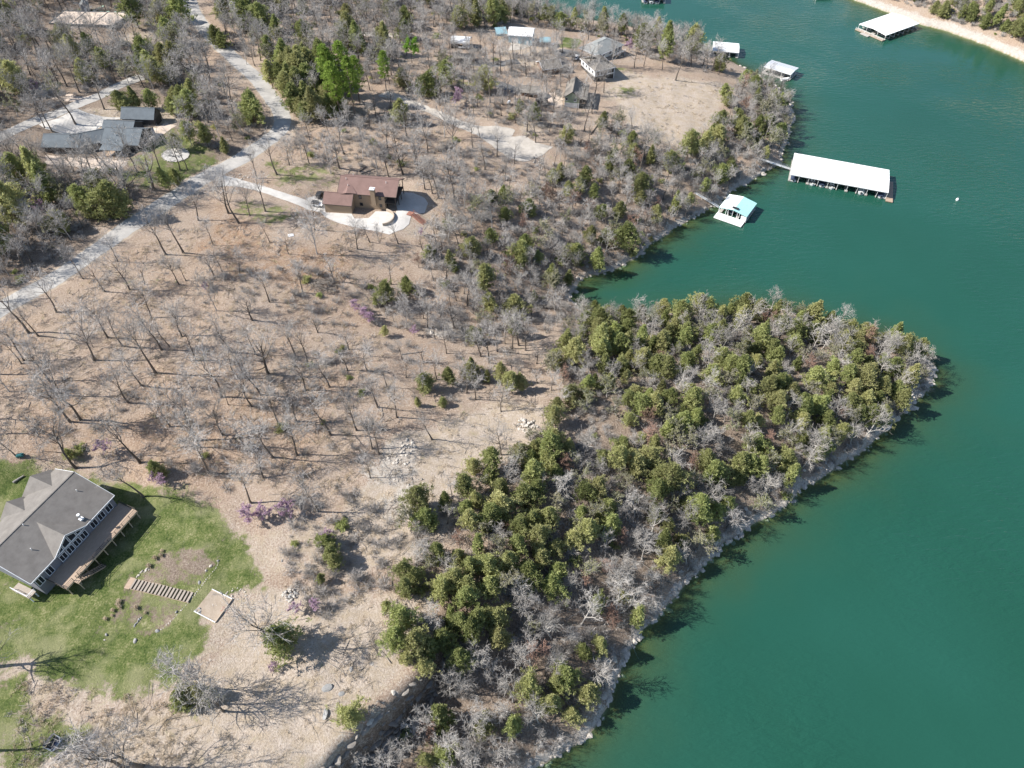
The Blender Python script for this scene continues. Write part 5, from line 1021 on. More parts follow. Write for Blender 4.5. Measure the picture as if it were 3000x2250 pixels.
tp = empty('camper_trailer', G(532,6), math.radians(-6), label='white camper trailer at the top of the road', cat='trailer'); MB().box(-3.6,3.6,-1.2,1.2,.5,3.0).build('body', M_WHITEPAINT, tp); wheels(tp, (-.5,.5), 1.1, .36); win(tp, (-1.5,-1.2,2), X_, NEG(Y_), 1.0, .7); win(tp, (1.2,-1.2,2), X_, NEG(Y_), 1.0, .7); door(tp, (0,-1.2,1.6), X_, NEG(Y_), .7, 1.9, M_TRIM)
op = empty('marker_post', G(*ZB(788,850)), 0, label='pale orange upright post in the yard above the tank', cat='post'); MB().beam((0,0,-.5),(0,0,3.6),.22).box(-.2,.2,-.2,.2,3.6,3.75).build('post', M_POST, op)

# ------------------------------------------------------------------ garden below the deck
sa, sb = G(*ZG(432,476)), G(*ZG(985,606)); st = empty('garden_steps', sa, 0, label='flight of pale timber steps crossing the sloping garden', cat='steps'); d = (sb - sa); s = Vector((-d.y, d.x, 0)).normalized(); dd = d.normalized(); n = 17
for i in range(n):
    q = d*((i+.5)/n); q.z = T(sa.x+q.x, sa.y+q.y) - sa.z; w_ = .47 if i % 3 else .36
    MB().beam(q - s*1.15 + Vector((0,0,.16)), q + s*1.15 + Vector((0,0,.16)), w_, .26).build('tread', M_GREYTIMBER, st)
MB().slab([dd*-1.1 - s*1.3 + Vector((0,0,.12)), dd*.1 - s*1.3 + Vector((0,0,.12)), dd*.1 + s*1.3 + Vector((0,0,.12)), dd*-1.1 + s*1.3 + Vector((0,0,.12))], .3).build('landing', M_DECK, st)
q_ = [d*(i/12) for i in range(13)]; bd = MB()
for sgn in (-1.15, 1.15):
    for i in range(12):
        a, b = q_[i] + s*sgn, q_[i+1] + s*sgn; a.z = T(sa.x+a.x, sa.y+a.y)-sa.z; b.z = T(sa.x+b.x, sa.y+b.y)-sa.z; bd.beam(a, b, .1, .2)
bd.build('stringer', M_DECK, st)
ed = empty('stone_edging', G(*ZG(1010,580)), 0, label='thin row of pale stones edging the lower garden', cat='stone edging'); o0 = Vector(ed.location)
line = resample([G(*ZG(*q)).xy.to_3d() for q in [(1228,270),(1215,320),(1150,400),(1080,490),(1010,580),(960,640),(870,740),(810,800),(770,840),(705,895)]], .42)
for p in line:
    q = Vector((p.x + rnd.gauss(0,.05), p.y + rnd.gauss(0,.05), T(p.x, p.y))) - o0; rock_at(q, rnd.uniform(.13,.25), ed)
ed2 = empty('timber_edging', G(*ZG(1190,530)), 0, label='white timber edging round the sand fire-pit square', cat='edging')
FP = [G(*ZG(*q)) for q in ((1175,528),(1362,618),(1205,835),(1008,732))]; drape('sand_pad', None, M_VERGE, .09, world_pts=[p.xy for p in FP], kind='structure')
for i, m_, nm in ((0, M_WHITEPAINT, 'board'), (2, M_WHITEPAINT, 'board'), (1, M_BEIGE, 'block_row')):
    a, b = FP[i] - Vector(ed2.location), FP[(i+1)%4] - Vector(ed2.location); MB().beam(a + Vector((0,0,.12)), b + Vector((0,0,.12)), .16, .3).build(nm, m_, ed2)
def heap(name, px, R, n, label, cat, size=(.2,.5), h=.6, ms=None, Z=lambda x, y: (x, y), flatx=1.0):
    p = G(*Z(*px)); o = empty(name, p, 0, label=label, cat=cat)
    for i in range(n):
        a, r = rnd.uniform(0, 6.283), R*math.sqrt(rnd.random()); x, y = r*math.cos(a)*flatx, r*math.sin(a); zz = T(p.x+x, p.y+y) - p.z + max(0, h*(1-r/R))*rnd.uniform(.5, 1); rock_at((x, y, zz), rnd.uniform(*size), o, ms=ms)
    return o
heap('brick_pile', (1285,710), .9, 26, 'scatter of reddish bricks along one side of the fire-pit square', 'brick pile', (.12,.22), .15, [rockmesh(60+i, .5, mat('red_brick_%d' % i, (.40,.24,.18), (.32,.19,.14)) ) for i in range(2)], ZG)
heap('stone_heap', (1895,575), 1.75, 46, 'heap of grey and pale field stones on the dry grass', 'stone heap', (.22,.5), .9, ROCKS + GROCKS[:2], ZG)
heap('rock_border', (1410,575), 1.6, 26, 'low pale rubble strip beside the fire-pit square', 'rubble', (.12,.3), .15, None, ZG, 1.6); heap('fire_ring', (1195,675), .5, 9, 'small ring of white stones in the middle of the sand square', 'fire ring', (.14,.22), .1, None, ZG); heap('corner_stones', (1045,725), .7, 8, 'few grey stones piled at the corner of the sand square', 'stones', (.2,.35), .2, GROCKS, ZG)
heap('limestone_heap', (1545,1245), 2.6, 34, 'grey limestone rubble heap at the edge of the pale clearing', 'stone heap', (.3,.75), .7, ROCKS); heap('clearing_boulders', (1190,1310), 3.2, 30, 'string of limestone boulders beside the upper clearing', 'boulders', (.25,.65), .15, ROCKS, flatx=.7); heap('clearing_boulders', (1165,1345), 2.4, 22, 'lower cluster of limestone boulders in the clearing', 'boulders', (.25,.6), .1, ROCKS, flatx=1.4); heap('clearing_rubble', (1200,1420), 4.5, 34, 'scattered pale rocks strewn over the bare clearing', 'rocks', (.15,.4), .05); heap('ravine_rocks', (1295,970), 4.5, 44, 'tumbled pale rocks in the ravine bed', 'rocks', (.3,.8), .2); heap('turnaround_rocks', (1570,470), 3.0, 26, 'pile of pale rocks at the end of the gravel turnaround', 'rocks', (.25,.6), .4); heap('roadside_rocks', (705,520), 2.6, 22, 'white rocks lining the driveway junction', 'rocks', (.2,.45), .1); heap('roadside_rocks', (745,320), 3.0, 30, 'pale rocks scattered inside the road bend', 'rocks', (.2,.45), .1, flatx=.6)
for k, (x, y, sz, lb) in enumerate([(1230,262,.36,'grey boulder at the upper end of the stone edging'),(1160,308,.55,'large pale flat stone near the top of the garden'),(1118,354,.4,'pale angular stone just below the large flat one'),(1057,465,.45,'dark grey boulder beside the edging above the steps'),(845,735,.48,'grey boulder leaning on the edging below the steps'),(670,912,.5,'rounded grey boulder at the lower end of the edging'),(460,1005,.52,'rounded grey boulder on the lawn below the lower bed'),(196,945,.45,'long grey stone at the corner of the lower bed'),(178,995,.3,'small brown stone at the corner of the lower bed'),(1822,262,.35,'dark stone alone in the dry grass above the stone heap')]):
    rock_at(G(*ZG(x, y)), sz, None, 'boulder', GROCKS if 'grey' in lb or 'dark' in lb else ROCKS, label=lb, cat='boulder', group='garden boulders')
rw = empty('stone_row', G(*ZG(530,370)), 0, label='short row of pale stones along the upper garden bed', cat='stone row')
for x, y in [(478,410),(495,395),(515,370),(530,358),(548,365),(560,350),(572,338),(590,345)]: rock_at(G(*ZG(x, y)) - Vector(rw.location), rnd.uniform(.25,.4), rw)
rw = empty('stone_row', G(*ZG(480,835)), 0, label='short diagonal row of grey stones in the lower garden bed', cat='stone row')
for x, y in [(515,792),(500,805),(488,822),(475,840),(460,858),(452,870)]: rock_at(G(*ZG(x, y)) - Vector(rw.location), rnd.uniform(.22,.38), rw, ms=GROCKS)
def tuft(seed):
    r = np.random.default_rng(seed); return leaf_cards(r, np.array([[0,0,.25]]), np.array([.3]), 90, .42, .8, .9, .16)
TUFT = Proto('grass_tuft', None, tuft(9), M_STRAW, M_STRAW, .6, .4)
for k, (x, y) in enumerate([(648,242),(703,215),(712,175),(592,315),(318,642),(306,672),(322,694),(256,725),(250,772),(188,803),(556,746),(470,700)]):
    o = link_mesh('grass_tuft', TUFT.crown); p = G(*ZG(x, y)); o.location = p; s_ = rnd.uniform(.8,1.4); o.scale = (s_,)*3; tag(o, label='straw-coloured ornamental grass clump in the %s garden bed' % ('upper' if y < 400 else 'lower'), cat='grass clump', group='grass clumps in the %s bed' % ('upper' if y < 400 else 'lower'))
ben = empty('swing_bench', G(158,2178), math.radians(158), label='navy canopied garden swing bench alone on the dry lawn', cat='bench')
ben.rotation_euler = (0, 0, math.radians(-112+180))
MB().slab([(-1.15,-.15,2.0),(1.15,-.15,2.0),(1.15,.55,1.85),(-1.15,.55,1.85)], .05).build('canopy', M_BLACK, ben); MB().slab([(-1.1,-.95,.55),(1.1,-.95,.55),(1.1,-.25,.5),(-1.1,-.25,.5)], .1).build('seat', M_NAVY, ben); MB().slab([(-1.1,-.2,.5),(1.1,-.2,.5),(1.1,.15,1.2),(-1.1,.15,1.2)], .08).build('backrest', M_BLACK, ben)
for x in (-1.25, 1.25): MB().beam((x,-1.1,-.1),(x,.15,2.0),.08).beam((x,1.0,-.1),(x,.15,2.0),.08).beam((x,-1.1,.02),(x,1.0,.02),.08).build('frame', M_WHITEPAINT, ben); MB().beam((x*.9,-.9,.75),(x*.9,0,.8),.1,.06).build('armrest', M_WHITEPAINT, ben)
MB().box(-1.1,1.1,-1.2,-1.0,.3,.5).build('footrest', M_WHITEPAINT, ben)
lid = MB().box(-.9,.9,-.7,.7,-.2,.18).box(-.5,.5,-.4,.4,.18,.26).build('utility_hatch', M_WHITEPAINT, label='square white utility hatch in the rusty grass below the brown house', cat='hatch'); lid.location = G(852,690); lid.rotation_euler = (0,0,.3)
tc = empty('garden_cart', G(62,1338), .2, label='small teal cart at the upper edge of the lawn', cat='cart'); mb = MB().box(-.8,.8,-.45,.45,.35,.8).box(-.6,.6,-.35,.35,.8,1.0); mb.build('tub', M_TEALP, tc); MB().beam((.8,0,.6),(1.5,0,1.0),.06).build('handle', M_BLACK, tc); wheels(tc, (-.45,.45), .5, .22, .12)
# ------------------------------------------------------------------ brush pile, logs, fallen limbs
def sticks(name, px, R, n, label, L=(1.5,4), h=1.0, cat='brush pile', m=None):
    p = G(*px); o = empty(name, p, 0, label=label, cat=cat); groups = [MB() for _ in range(6)]
    for i in range(n):
        a, r = rnd.uniform(0,6.283), R*math.sqrt(rnd.random()); x, y = r*math.cos(a), r*math.sin(a)*.7; z = T(p.x+x, p.y+y)-p.z + h*(1-r/R)*rnd.uniform(.3,1)+.08; b = rnd.uniform(0,6.283); ln = rnd.uniform(*L); d = Vector((math.cos(b), math.sin(b), rnd.gauss(0,.15)))*ln/2; c = Vector((x,y,z))
        groups[i % 6].tube([c-d, c + Vector((rnd.gauss(0,.1),rnd.gauss(0,.1),.08)), c+d], [rnd.uniform(.04,.1), .05, .02], 4)
    for g in groups: g.build('branches', m or M_LIMB, o, kind='stuff')
    return o
sticks('brush_pile', (945,838), 4.2, 170, 'big heap of grey cut branches on the open slope', h=1.5)
sticks('brush_pile', (1490,1030), 2.6, 60, 'small tangle of dead branches near the ravine', h=.8); sticks('brush_pile', (1555,400), 2.2, 46, 'tangle of dead limbs at the gravel drive', h=.7)
def log(px0, px1, r, label, m=None, Z=lambda x, y: (x, y), branch=False):
    a, b = G(*Z(*px0)), G(*Z(*px1)); o = empty('fallen_log', a, 0, label=label, cat='log'); d = b - a; n = 5; pts = []
    for i in range(n+1): q = a + d*(i/n); pts.append(Vector((q.x - a.x + rnd.gauss(0,.06), q.y - a.y + rnd.gauss(0,.06), T(q.x,q.y) - a.z + r*.7)))
    MB().tube(pts, [r*(1-.45*i/n) for i in range(n+1)], 8).build('trunk', m or M_LIMB, o)
    if branch:
        for k in (2, 3, 4): q = pts[k]; MB().tube([q, q + Vector((rnd.uniform(-.8,.8), rnd.uniform(.5,1.2), .5))], [r*.4, r*.15], 5).build('limb', m or M_LIMB, o)
    return o
log((840,130),(960,50),.28,'dark fallen log behind the brown-roofed house, the upper of two',M_BARK,ZR); log((870,160),(1090,88),.24,'long fallen log behind the brown-roofed house, the lower of two',None,ZR); log((130,340),(200,375),.22,'thin fallen pole in the woods below the dark house',M_PALE,lambda x, y: (x-65, y+220))
log((250,2072),(268,2076),.12,'short dark stick by the shrubs on the dry lawn',M_BARK); log((88,2122),(122,2128),.13,'dark forked branch lying on the dry lawn near the swing bench',M_BARK,branch=True); log((40,1415),(70,1395),.3,'weathered log lying on the lawn behind the deck house',M_PALE); log((1175,1040),(1240,1030),.2,'grey fallen trunk on the slope above the pale clearing'); log((1440,1640),(1500,1610),.2,'pale fallen trunk among the cedars of the ridge',M_PALE); log((1180,1795),(1130,1805),.15,'short grey log lying beside the small round cedar'); log((1265,2190),(1330,2235),.18,'pale bare trunk fallen across the foot of the bluff',M_PALE,branch=True); log((2480,1300),(2520,1335),.14,'dead white tree fallen from the rocky bank into the lake',M_PALE,branch=True); log((1850,1885),(1872,1935),.14,'pale dead trunk sliding from the bank into the water',M_PALE,branch=True); log((1780,330),(1730,395),.3,'big dark trunk leaning over beside the tan field',M_BARK)

# ------------------------------------------------------------------ rocky shore and bluff
shore = bpy.data.objects.new('rocky_shore', None); C.objects.link(shore); shore['kind'] = 'structure'
cand = []
for idx, p in enumerate(main_shore[4:-3]):
    u, v, dep_ = Q(p.x, p.y, 0)
    if not (0 < u < 3000 and 0 < v < 2260): continue
    se = v > 1060 or (v < 900 and u > 1650 and not (v < 200))
    for k in range(6 if v > 1090 else 4):
        off = rnd.uniform(-.6, 4.2); a = rnd.uniform(0, 6.283); x, y = p.x + off*math.cos(a), p.y + off*math.sin(a); z = T(x, y)
        if z < -.35 or z > 3.8 or not se: continue
        sz = rnd.choice([.35,.45,.6,.75,1.0,1.35]) * rnd.uniform(.8,1.15); cand.append((sz/dep_, x, y, z, sz))
cand.sort(reverse=True); small = MB()
for i, (_, x, y, z, sz) in enumerate(cand):
    if i < 290: rock_at((x, y, z), sz, shore, 'rock', sink=.6)
    else:
        me = ROCKS[i % 8]; a = rnd.uniform(0, 6.283); ca, sa_ = math.cos(a)*sz, math.sin(a)*sz; small.add([(x + v.co.x*ca - v.co.y*sa_, y + v.co.x*sa_ + v.co.y*ca, z + v.co.z*sz*.9 + sz*.1) for v in me.vertices], [tuple(f.vertices) for f in me.polygons])
if small.v: small.build('small_rocks', M_STONE, shore, kind='stuff')
M_LEDGE = mat('weathered_bluff_rock', (.30,.27,.235), (.17,.155,.14), 1.2, bump=.08); LEDGES = [rockmesh(70+i, .45, M_LEDGE, 2) for i in range(4)]
bluff = bpy.data.objects.new('bluff', None); C.objects.link(bluff); bluff['kind'] = 'structure'
bl_ = resample([b for b in brink], 1.35)
for i, p in enumerate(bl_[:-6]):
    d = (bl_[min(i+1, len(bl_)-1)] - bl_[max(i-1,0)]); d.z = 0; d.normalize(); nr = Vector((d.y, -d.x, 0))
    for lev in range(6):
        if rnd.random() < .12: continue
        off = .1 + lev*.62 + rnd.uniform(-.35,.35); q = p + nr*off; z = T(q.x, q.y); sz = rnd.choice((.4,.55,.7,.9,1.2)); o = rock_at((q.x, q.y, z), sz, bluff, 'ledge', LEDGES, rz=math.atan2(d.y, d.x) + rnd.gauss(0,.6), sc=(sz*1.2, sz*.75, sz*1.0), sink=.1)
for k, (x, y, sz, lb) in enumerate([(215,800,1.1,'broad flat grey slab on the bluff top, nearest the leaning shrub'),(375,858,.7,'dark upright block of rock on the bluff top'),(195,1075,1.0,'triangular grey slab near the small round cedar on the bluff'),(930,845,.8,'long pale ledge stone above the bluff brink'),(480,595,.7,'flat grey slab split in two on the bluff top'),(700,535,.6,'small flat slab in the dry grass above the bluff'),(680,1160,1.0,'pale ledge slab at the very brink below the small cedar')]):
    p = G(900 + x*.271, 1800 + y*.271); rock_at(p, sz, None, 'rock_slab', GROCKS if 'grey' in lb or 'dark' in lb else ROCKS, label=lb, cat='rock slab', group='slabs on the bluff top', sc=(sz*1.1, sz*.75, sz*.45))
# ------------------------------------------------------------------ where trees stand
nogo = np.zeros(gx.shape, bool)
def block_line(px, w):
    global nogo
    nogo |= dist_to(np.array([tuple(G(*p).xy) for p in px]), gx, gy, False) < w
def block_poly(px, m=0.5):
    global nogo
    poly = np.array([tuple(G(*p).xy) for p in px]); nogo |= inside(poly, gx, gy) | (dist_to(poly, gx, gy) < m)
block_line([(-60,945),(0,908),(100,850),(200,790),(340,690),(460,612),(560,545),(650,495),(730,450),(790,408),(826,368),(822,328),(790,280),(745,225),(690,175),(640,130),(600,85),(570,40),(555,0),(545,-40)], 6.3)
block_line([(-120,455),(0,402),(135,343),(271,289),(335,258)], 4.5); block_line([(640,530),(745,548),(870,588),(915,606)], 3.5); block_line([(1010,92),(1080,100),(1200,98)], 3)
block_poly([(155,40),(380,40),(400,75),(340,95),(110,80)], 2); block_poly([(230,5),(270,5),(275,35),(230,35)], 2)
block_poly([(100,330),(350,270),(520,310),(540,370),(480,420),(330,450),(110,440)], 1); block_poly([(95,430),(330,445),(310,495),(90,480)], 1); block_poly([(930,500),(1180,500),(1260,600),(1230,690),(960,650)], 1)
block_poly([(-200,1380),(240,1370),(345,1450),(400,1500),(150,1730),(-200,1760)], 2)
for px in ([(1310,105),(1385,110),(1385,140),(1310,140)], [(1440,85),(1600,80),(1600,150),(1440,150)], [(1710,120),(1840,120),(1840,185),(1720,190)], [(1680,180),(1810,190),(1800,240),(1680,240)], [(1640,240),(1760,250),(1760,320),(1640,320)], [(1570,185),(1670,185),(1670,215),(1570,215)],
           [(1120,260),(1180,280),(1380,350),(1500,370),(1630,430),(1550,480),(1450,430),(1300,360),(1140,290)], [(1450,230),(1620,230),(1620,290),(1450,290)]): block_poly(px, 0.6)
block_poly([(150,85),(420,90),(450,125),(200,125)], 1)
block_poly([(2050,150),(2150,165),(2160,205),(2080,195)], 1); block_poly([(2255,215),(2300,230),(2310,275),(2270,270)], 1)
BRK = np.array([tuple(b.xy) for b in brink]); NOGO = nogo.reshape(NY, NX)
def free(x, y):
    i = int(np.searchsorted(XS, x)); j = int(np.searchsorted(YS, y)); return not NOGO[min(j, NY-1), min(i, NX-1)] and T(x, y) > 0.45 and not (T(x, y) < 9 and dist_to(BRK, np.array([x]), np.array([y]), False)[0] < 2.6)

items = []       # kind, protos, index, x, y, scale, rotation
def add(kind, protos, x, y, scale=None, h=None, idx=None, own=False, lean=None):
    i = rnd.randrange(len(protos)) if idx is None else idx; s = scale if scale is not None else (h / protos[i].h if h else rnd.uniform(.8, 1.2))
    items.append(dict(kind=kind, pr=protos[i], protos=protos, i=i, x=x, y=y, s=s, rz=rnd.uniform(0, 6.283), own=own, lean=lean or (rnd.gauss(0,.03), rnd.gauss(0,.03))))

def height_for(p, vtop):
    """height of a thing standing at p whose tip shows at photo row vtop"""
    h = 2.0
    while h < 26 and Q(p.x, p.y, p.z + h)[1] > vtop: h += 0.25
    return h
def listed(Z, arr, kind='bare_tree', protos=BARE):
    for a in arr:
        u, v = Z(a[0], a[1]); p = G(u, v); h = height_for(p, Z(0, a[2])[1]) if len(a) > 2 else rnd.uniform(9, 13)
        add(kind, protos, p.x, p.y, h=min(max(h, 6), 19.5) * 1.1, own=True)
listed(Z4, [(365,365,110),(680,230,0),(840,220,-20),(940,185,40),(250,520,290),(190,500,190),(155,680,440),(140,700,540),(325,810,560),(700,530,290),(795,580,340),(605,675,370),(1050,605,330),(1175,525,280),(1010,760,420),
    (915,840,610),(835,950,700),(520,1060,690),(455,1075,750),(1390,140,-30),(1440,100,-60),(1555,120,-40),(1160,185,-20),(1205,160,20),(1100,590,420),(1435,915,600),(1480,965,850),(1635,975,750),(1740,765,480),(1695,900,640),(1500,620,390),
    (1545,790,590),(1595,760,560),(1915,650,420),(1995,705,490),(1975,870,630),(1810,1095,870),(1920,1070,880),(2145,1160,890),(1450,1165,950),(1585,1225,1010),(1770,1305,1040),(1925,1290,1040),(1255,1195,890),(1350,1405,1140),(1705,1440,1260),
    (910,1340,1050),(495,1375,1040),(105,1295,1130),(930,1560,1330),(2055,1650,1430),(1625,1600,1380),(2140,850,640),(400,900,640),(60,880,640),(-60,760,480),(-30,1060,850),(-80,1160,900),(600,590,540),(1300,1240,1000),(1660,640,440)])
listed(Z1, [(490,805,430),(675,710,420),(895,1115,830),(1000,1230,920),(1055,1140,860),(1165,1105,870),(1215,1100,900),(1245,945,730),(1480,1380,1090),(1550,1445,1120),(1720,1370,1120),(1795,1130,860),(1875,1070,880),(1900,1060,880),(1955,1030,850),
    (2005,1060,880),(2145,1125,880),(2055,1645,1370),(1075,1650,1350),(1190,1640,1320),(1665,1155,950),(2200,1090,860),(1340,360,160),(1260,340,120),(1240,385,190),(1600,420,220),(1655,430,250),(2040,1490,1290),(1430,1300,1080),(1285,1430,1180),(850,1280,960),(830,1300,1010),(720,1200,900),(335,850,600),(290,830,620),(1620,1400,1200)])
listed(Z2, [(740,1005,690),(560,990,740),(235,1140,890),(310,1145,930),(355,990,790),(495,800,530),(630,1285,1030),(590,1255,1020),(540,1225,1000),(730,1280,990),(800,1350,1100),(870,1250,1120),(1125,1060,890),(900,895,790),(1260,925,680),(1205,850,670),
    (965,665,370),(1120,390,190),(1030,480,260),(1545,405,210),(1300,520,320),(2165,520,290),(1575,850,640),(1935,1115,800),(765,1620,1420),(185,1570,1430),(105,1615,1410),(370,1580,1430),(245,1570,1450),(615,1580,1400),(670,890,620),(460,640,420),(140,1030,830),(20,1000,740),
    (505,1120,900),(400,1130,900),(1165,740,520),(740,620,420),(985,420,200),(1060,370,200),(300,960,740),(850,960,760),(1010,1010,820),(1900,440,250),(2080,450,280),(1960,430,260)])
listed(Z5, [(325,185,10),(100,1130,910),(200,1250,1040),(245,1285,1080),(360,1045,840),(235,980,770),(590,1190,1020),(1035,1010,850),(185,1440,1310),(1035,1290,1110),(420,790,650),(555,870,700),(870,380,190),(815,320,90),(560,470,280),(730,470,270),(655,490,330),(1070,1480,1330),
    (960,690,440),(1190,610,400),(1110,600,390),(1150,580,380),(1010,620,430),(1060,570,400),(905,650,450),(620,800,640),(810,890,700),(870,930,760),(40,740,560),(170,740,560)])
listed(Z2, [(1600,480,270),(1500,470,280),(1420,560,370),(1640,620,400),(1560,690,480),(1700,600,400),(1750,430,240),(1370,430,250),(1250,420,220),(1480,620,420),(1330,600,400),(1600,260,80),(1400,300,120)])
listed(Z7, [(1730,870,600),(1290,1140,950),(1420,1250,1060),(800,1660,1400),(930,1640,1400),(-160,1560,1250)])
p_ = G(*Z7(-75,1005)); add('bare_tree', BARE, p_.x, p_.y, h=19, idx=9, own=True)
p_ = G(*Z7(1450,1290)); add('bare_tree', BARE, p_.x, p_.y, h=11, idx=9, own=True)
for a in [(1845,870,2.9,8),(1210,1230,2.2,6),(1330,1200,2.0,5)]:
    p_ = G(*Z7(a[0], a[1])); add('cedar_tree', CEDAR, p_.x, p_.y, scale=a[2]/2.15, idx=1 if a[2] > 2.5 else 6, own=True)
for u, v, s in [(975,1640,.9),(960,1600,.8),(985,1660,.7),(948,1705,.45),(1035,2110,.95),(1130,1790,.5),(1190,1740,1.0),(1215,1700,1.0),(1185,1690,.8),(1170,1895,1.05),(1225,1905,1.1),(1245,1960,.8),(1265,1915,.9),(1190,1935,.8),(1300,1895,1.0),(1350,1840,1.0),(1400,1830,1.0),(1320,1840,.9),(1245,1140,.9),(1320,1125,.9),(1380,1110,.9),(1385,1090,.8),(1470,1130,1.0),(1500,1150,1.0),(1530,1150,.9),(1425,1120,.7),
               (1632,1205,.7),(1195,855,1.0),(1100,895,.55),(1325,780,.9),(1130,985,.5),(1560,1330,.8),(210,1340,.6),(460,1390,.7),(480,1395,.6),(1225,1190,.5),(1300,1190,.5),(1475,590,.9),(1440,590,.8),(1560,360,1.0),(1520,340,.9),(1735,590,.9),(1760,640,.9),(1640,520,.8),(1810,640,1.0),(1700,560,1.0),(1480,650,.8),(1440,710,.9),(1330,795,.7),(1620,540,.8),(1660,420,1.0),(1850,430,1.0),(2120,280,1.0),(2130,310,1.0),(2160,370,1.2),(2080,410,.9),(2190,400,.9),(2240,460,.8),
               (640,130,1.3),(655,140,1.2),(450,230,1.3),(470,250,1.3),(500,240,1.3),(520,200,1.5),(490,200,1.4),(360,320,1.2),(380,330,1.2),(410,320,1.2),(450,320,1.1),(310,200,1.2),(230,180,1.4),(270,170,1.3),(800,260,1.3),(520,310,1.2),(560,300,1.1),(510,340,1.0),(610,430,1.0),(560,420,1.1),(520,440,.9),(660,450,.9),(300,570,1.2),(260,620,1.2),(190,680,1.3),(270,640,1.0),(500,560,1.1),(520,540,1.0)]:
    p_ = G(u, v); add('cedar_tree', CEDAR, p_.x, p_.y, scale=s * rnd.uniform(.92, 1.1), own=True)
for u, v, s in [(1000,345,1.0),(1040,335,1.05),(965,280,.95),(1055,305,.9),(985,300,1.05),(1020,275,1.0),(1132,265,.75)]:
    p_ = G(u, v); add('pine_tree', PINE, p_.x, p_.y, scale=s*1.28, own=True)
p_ = G(1208,185); add('leafing_tree', LIME, p_.x, p_.y, scale=1.0, own=True)
for u, v, s in [(310,1325,.9),(745,1520,1.0),(780,1530,.9),(860,1510,1.0),(480,1425,.7),(975,1585,.8),(870,1790,.7),(800,1960,.5),(1050,910,.8),(1075,930,.8),(1095,945,.7),(1215,985,.6),(1350,300,1.0),(1330,310,1.0),(1845,150,1.1),(600,850,.5),(130,620,1.0),(60,640,1.0),(1230,690,.5),(115,275,.9),(460,1415,.6),(930,1780,.6)]:
    p_ = G(u, v); add('redbud_tree', REDBUD, p_.x, p_.y, scale=s*1.35, own=True)

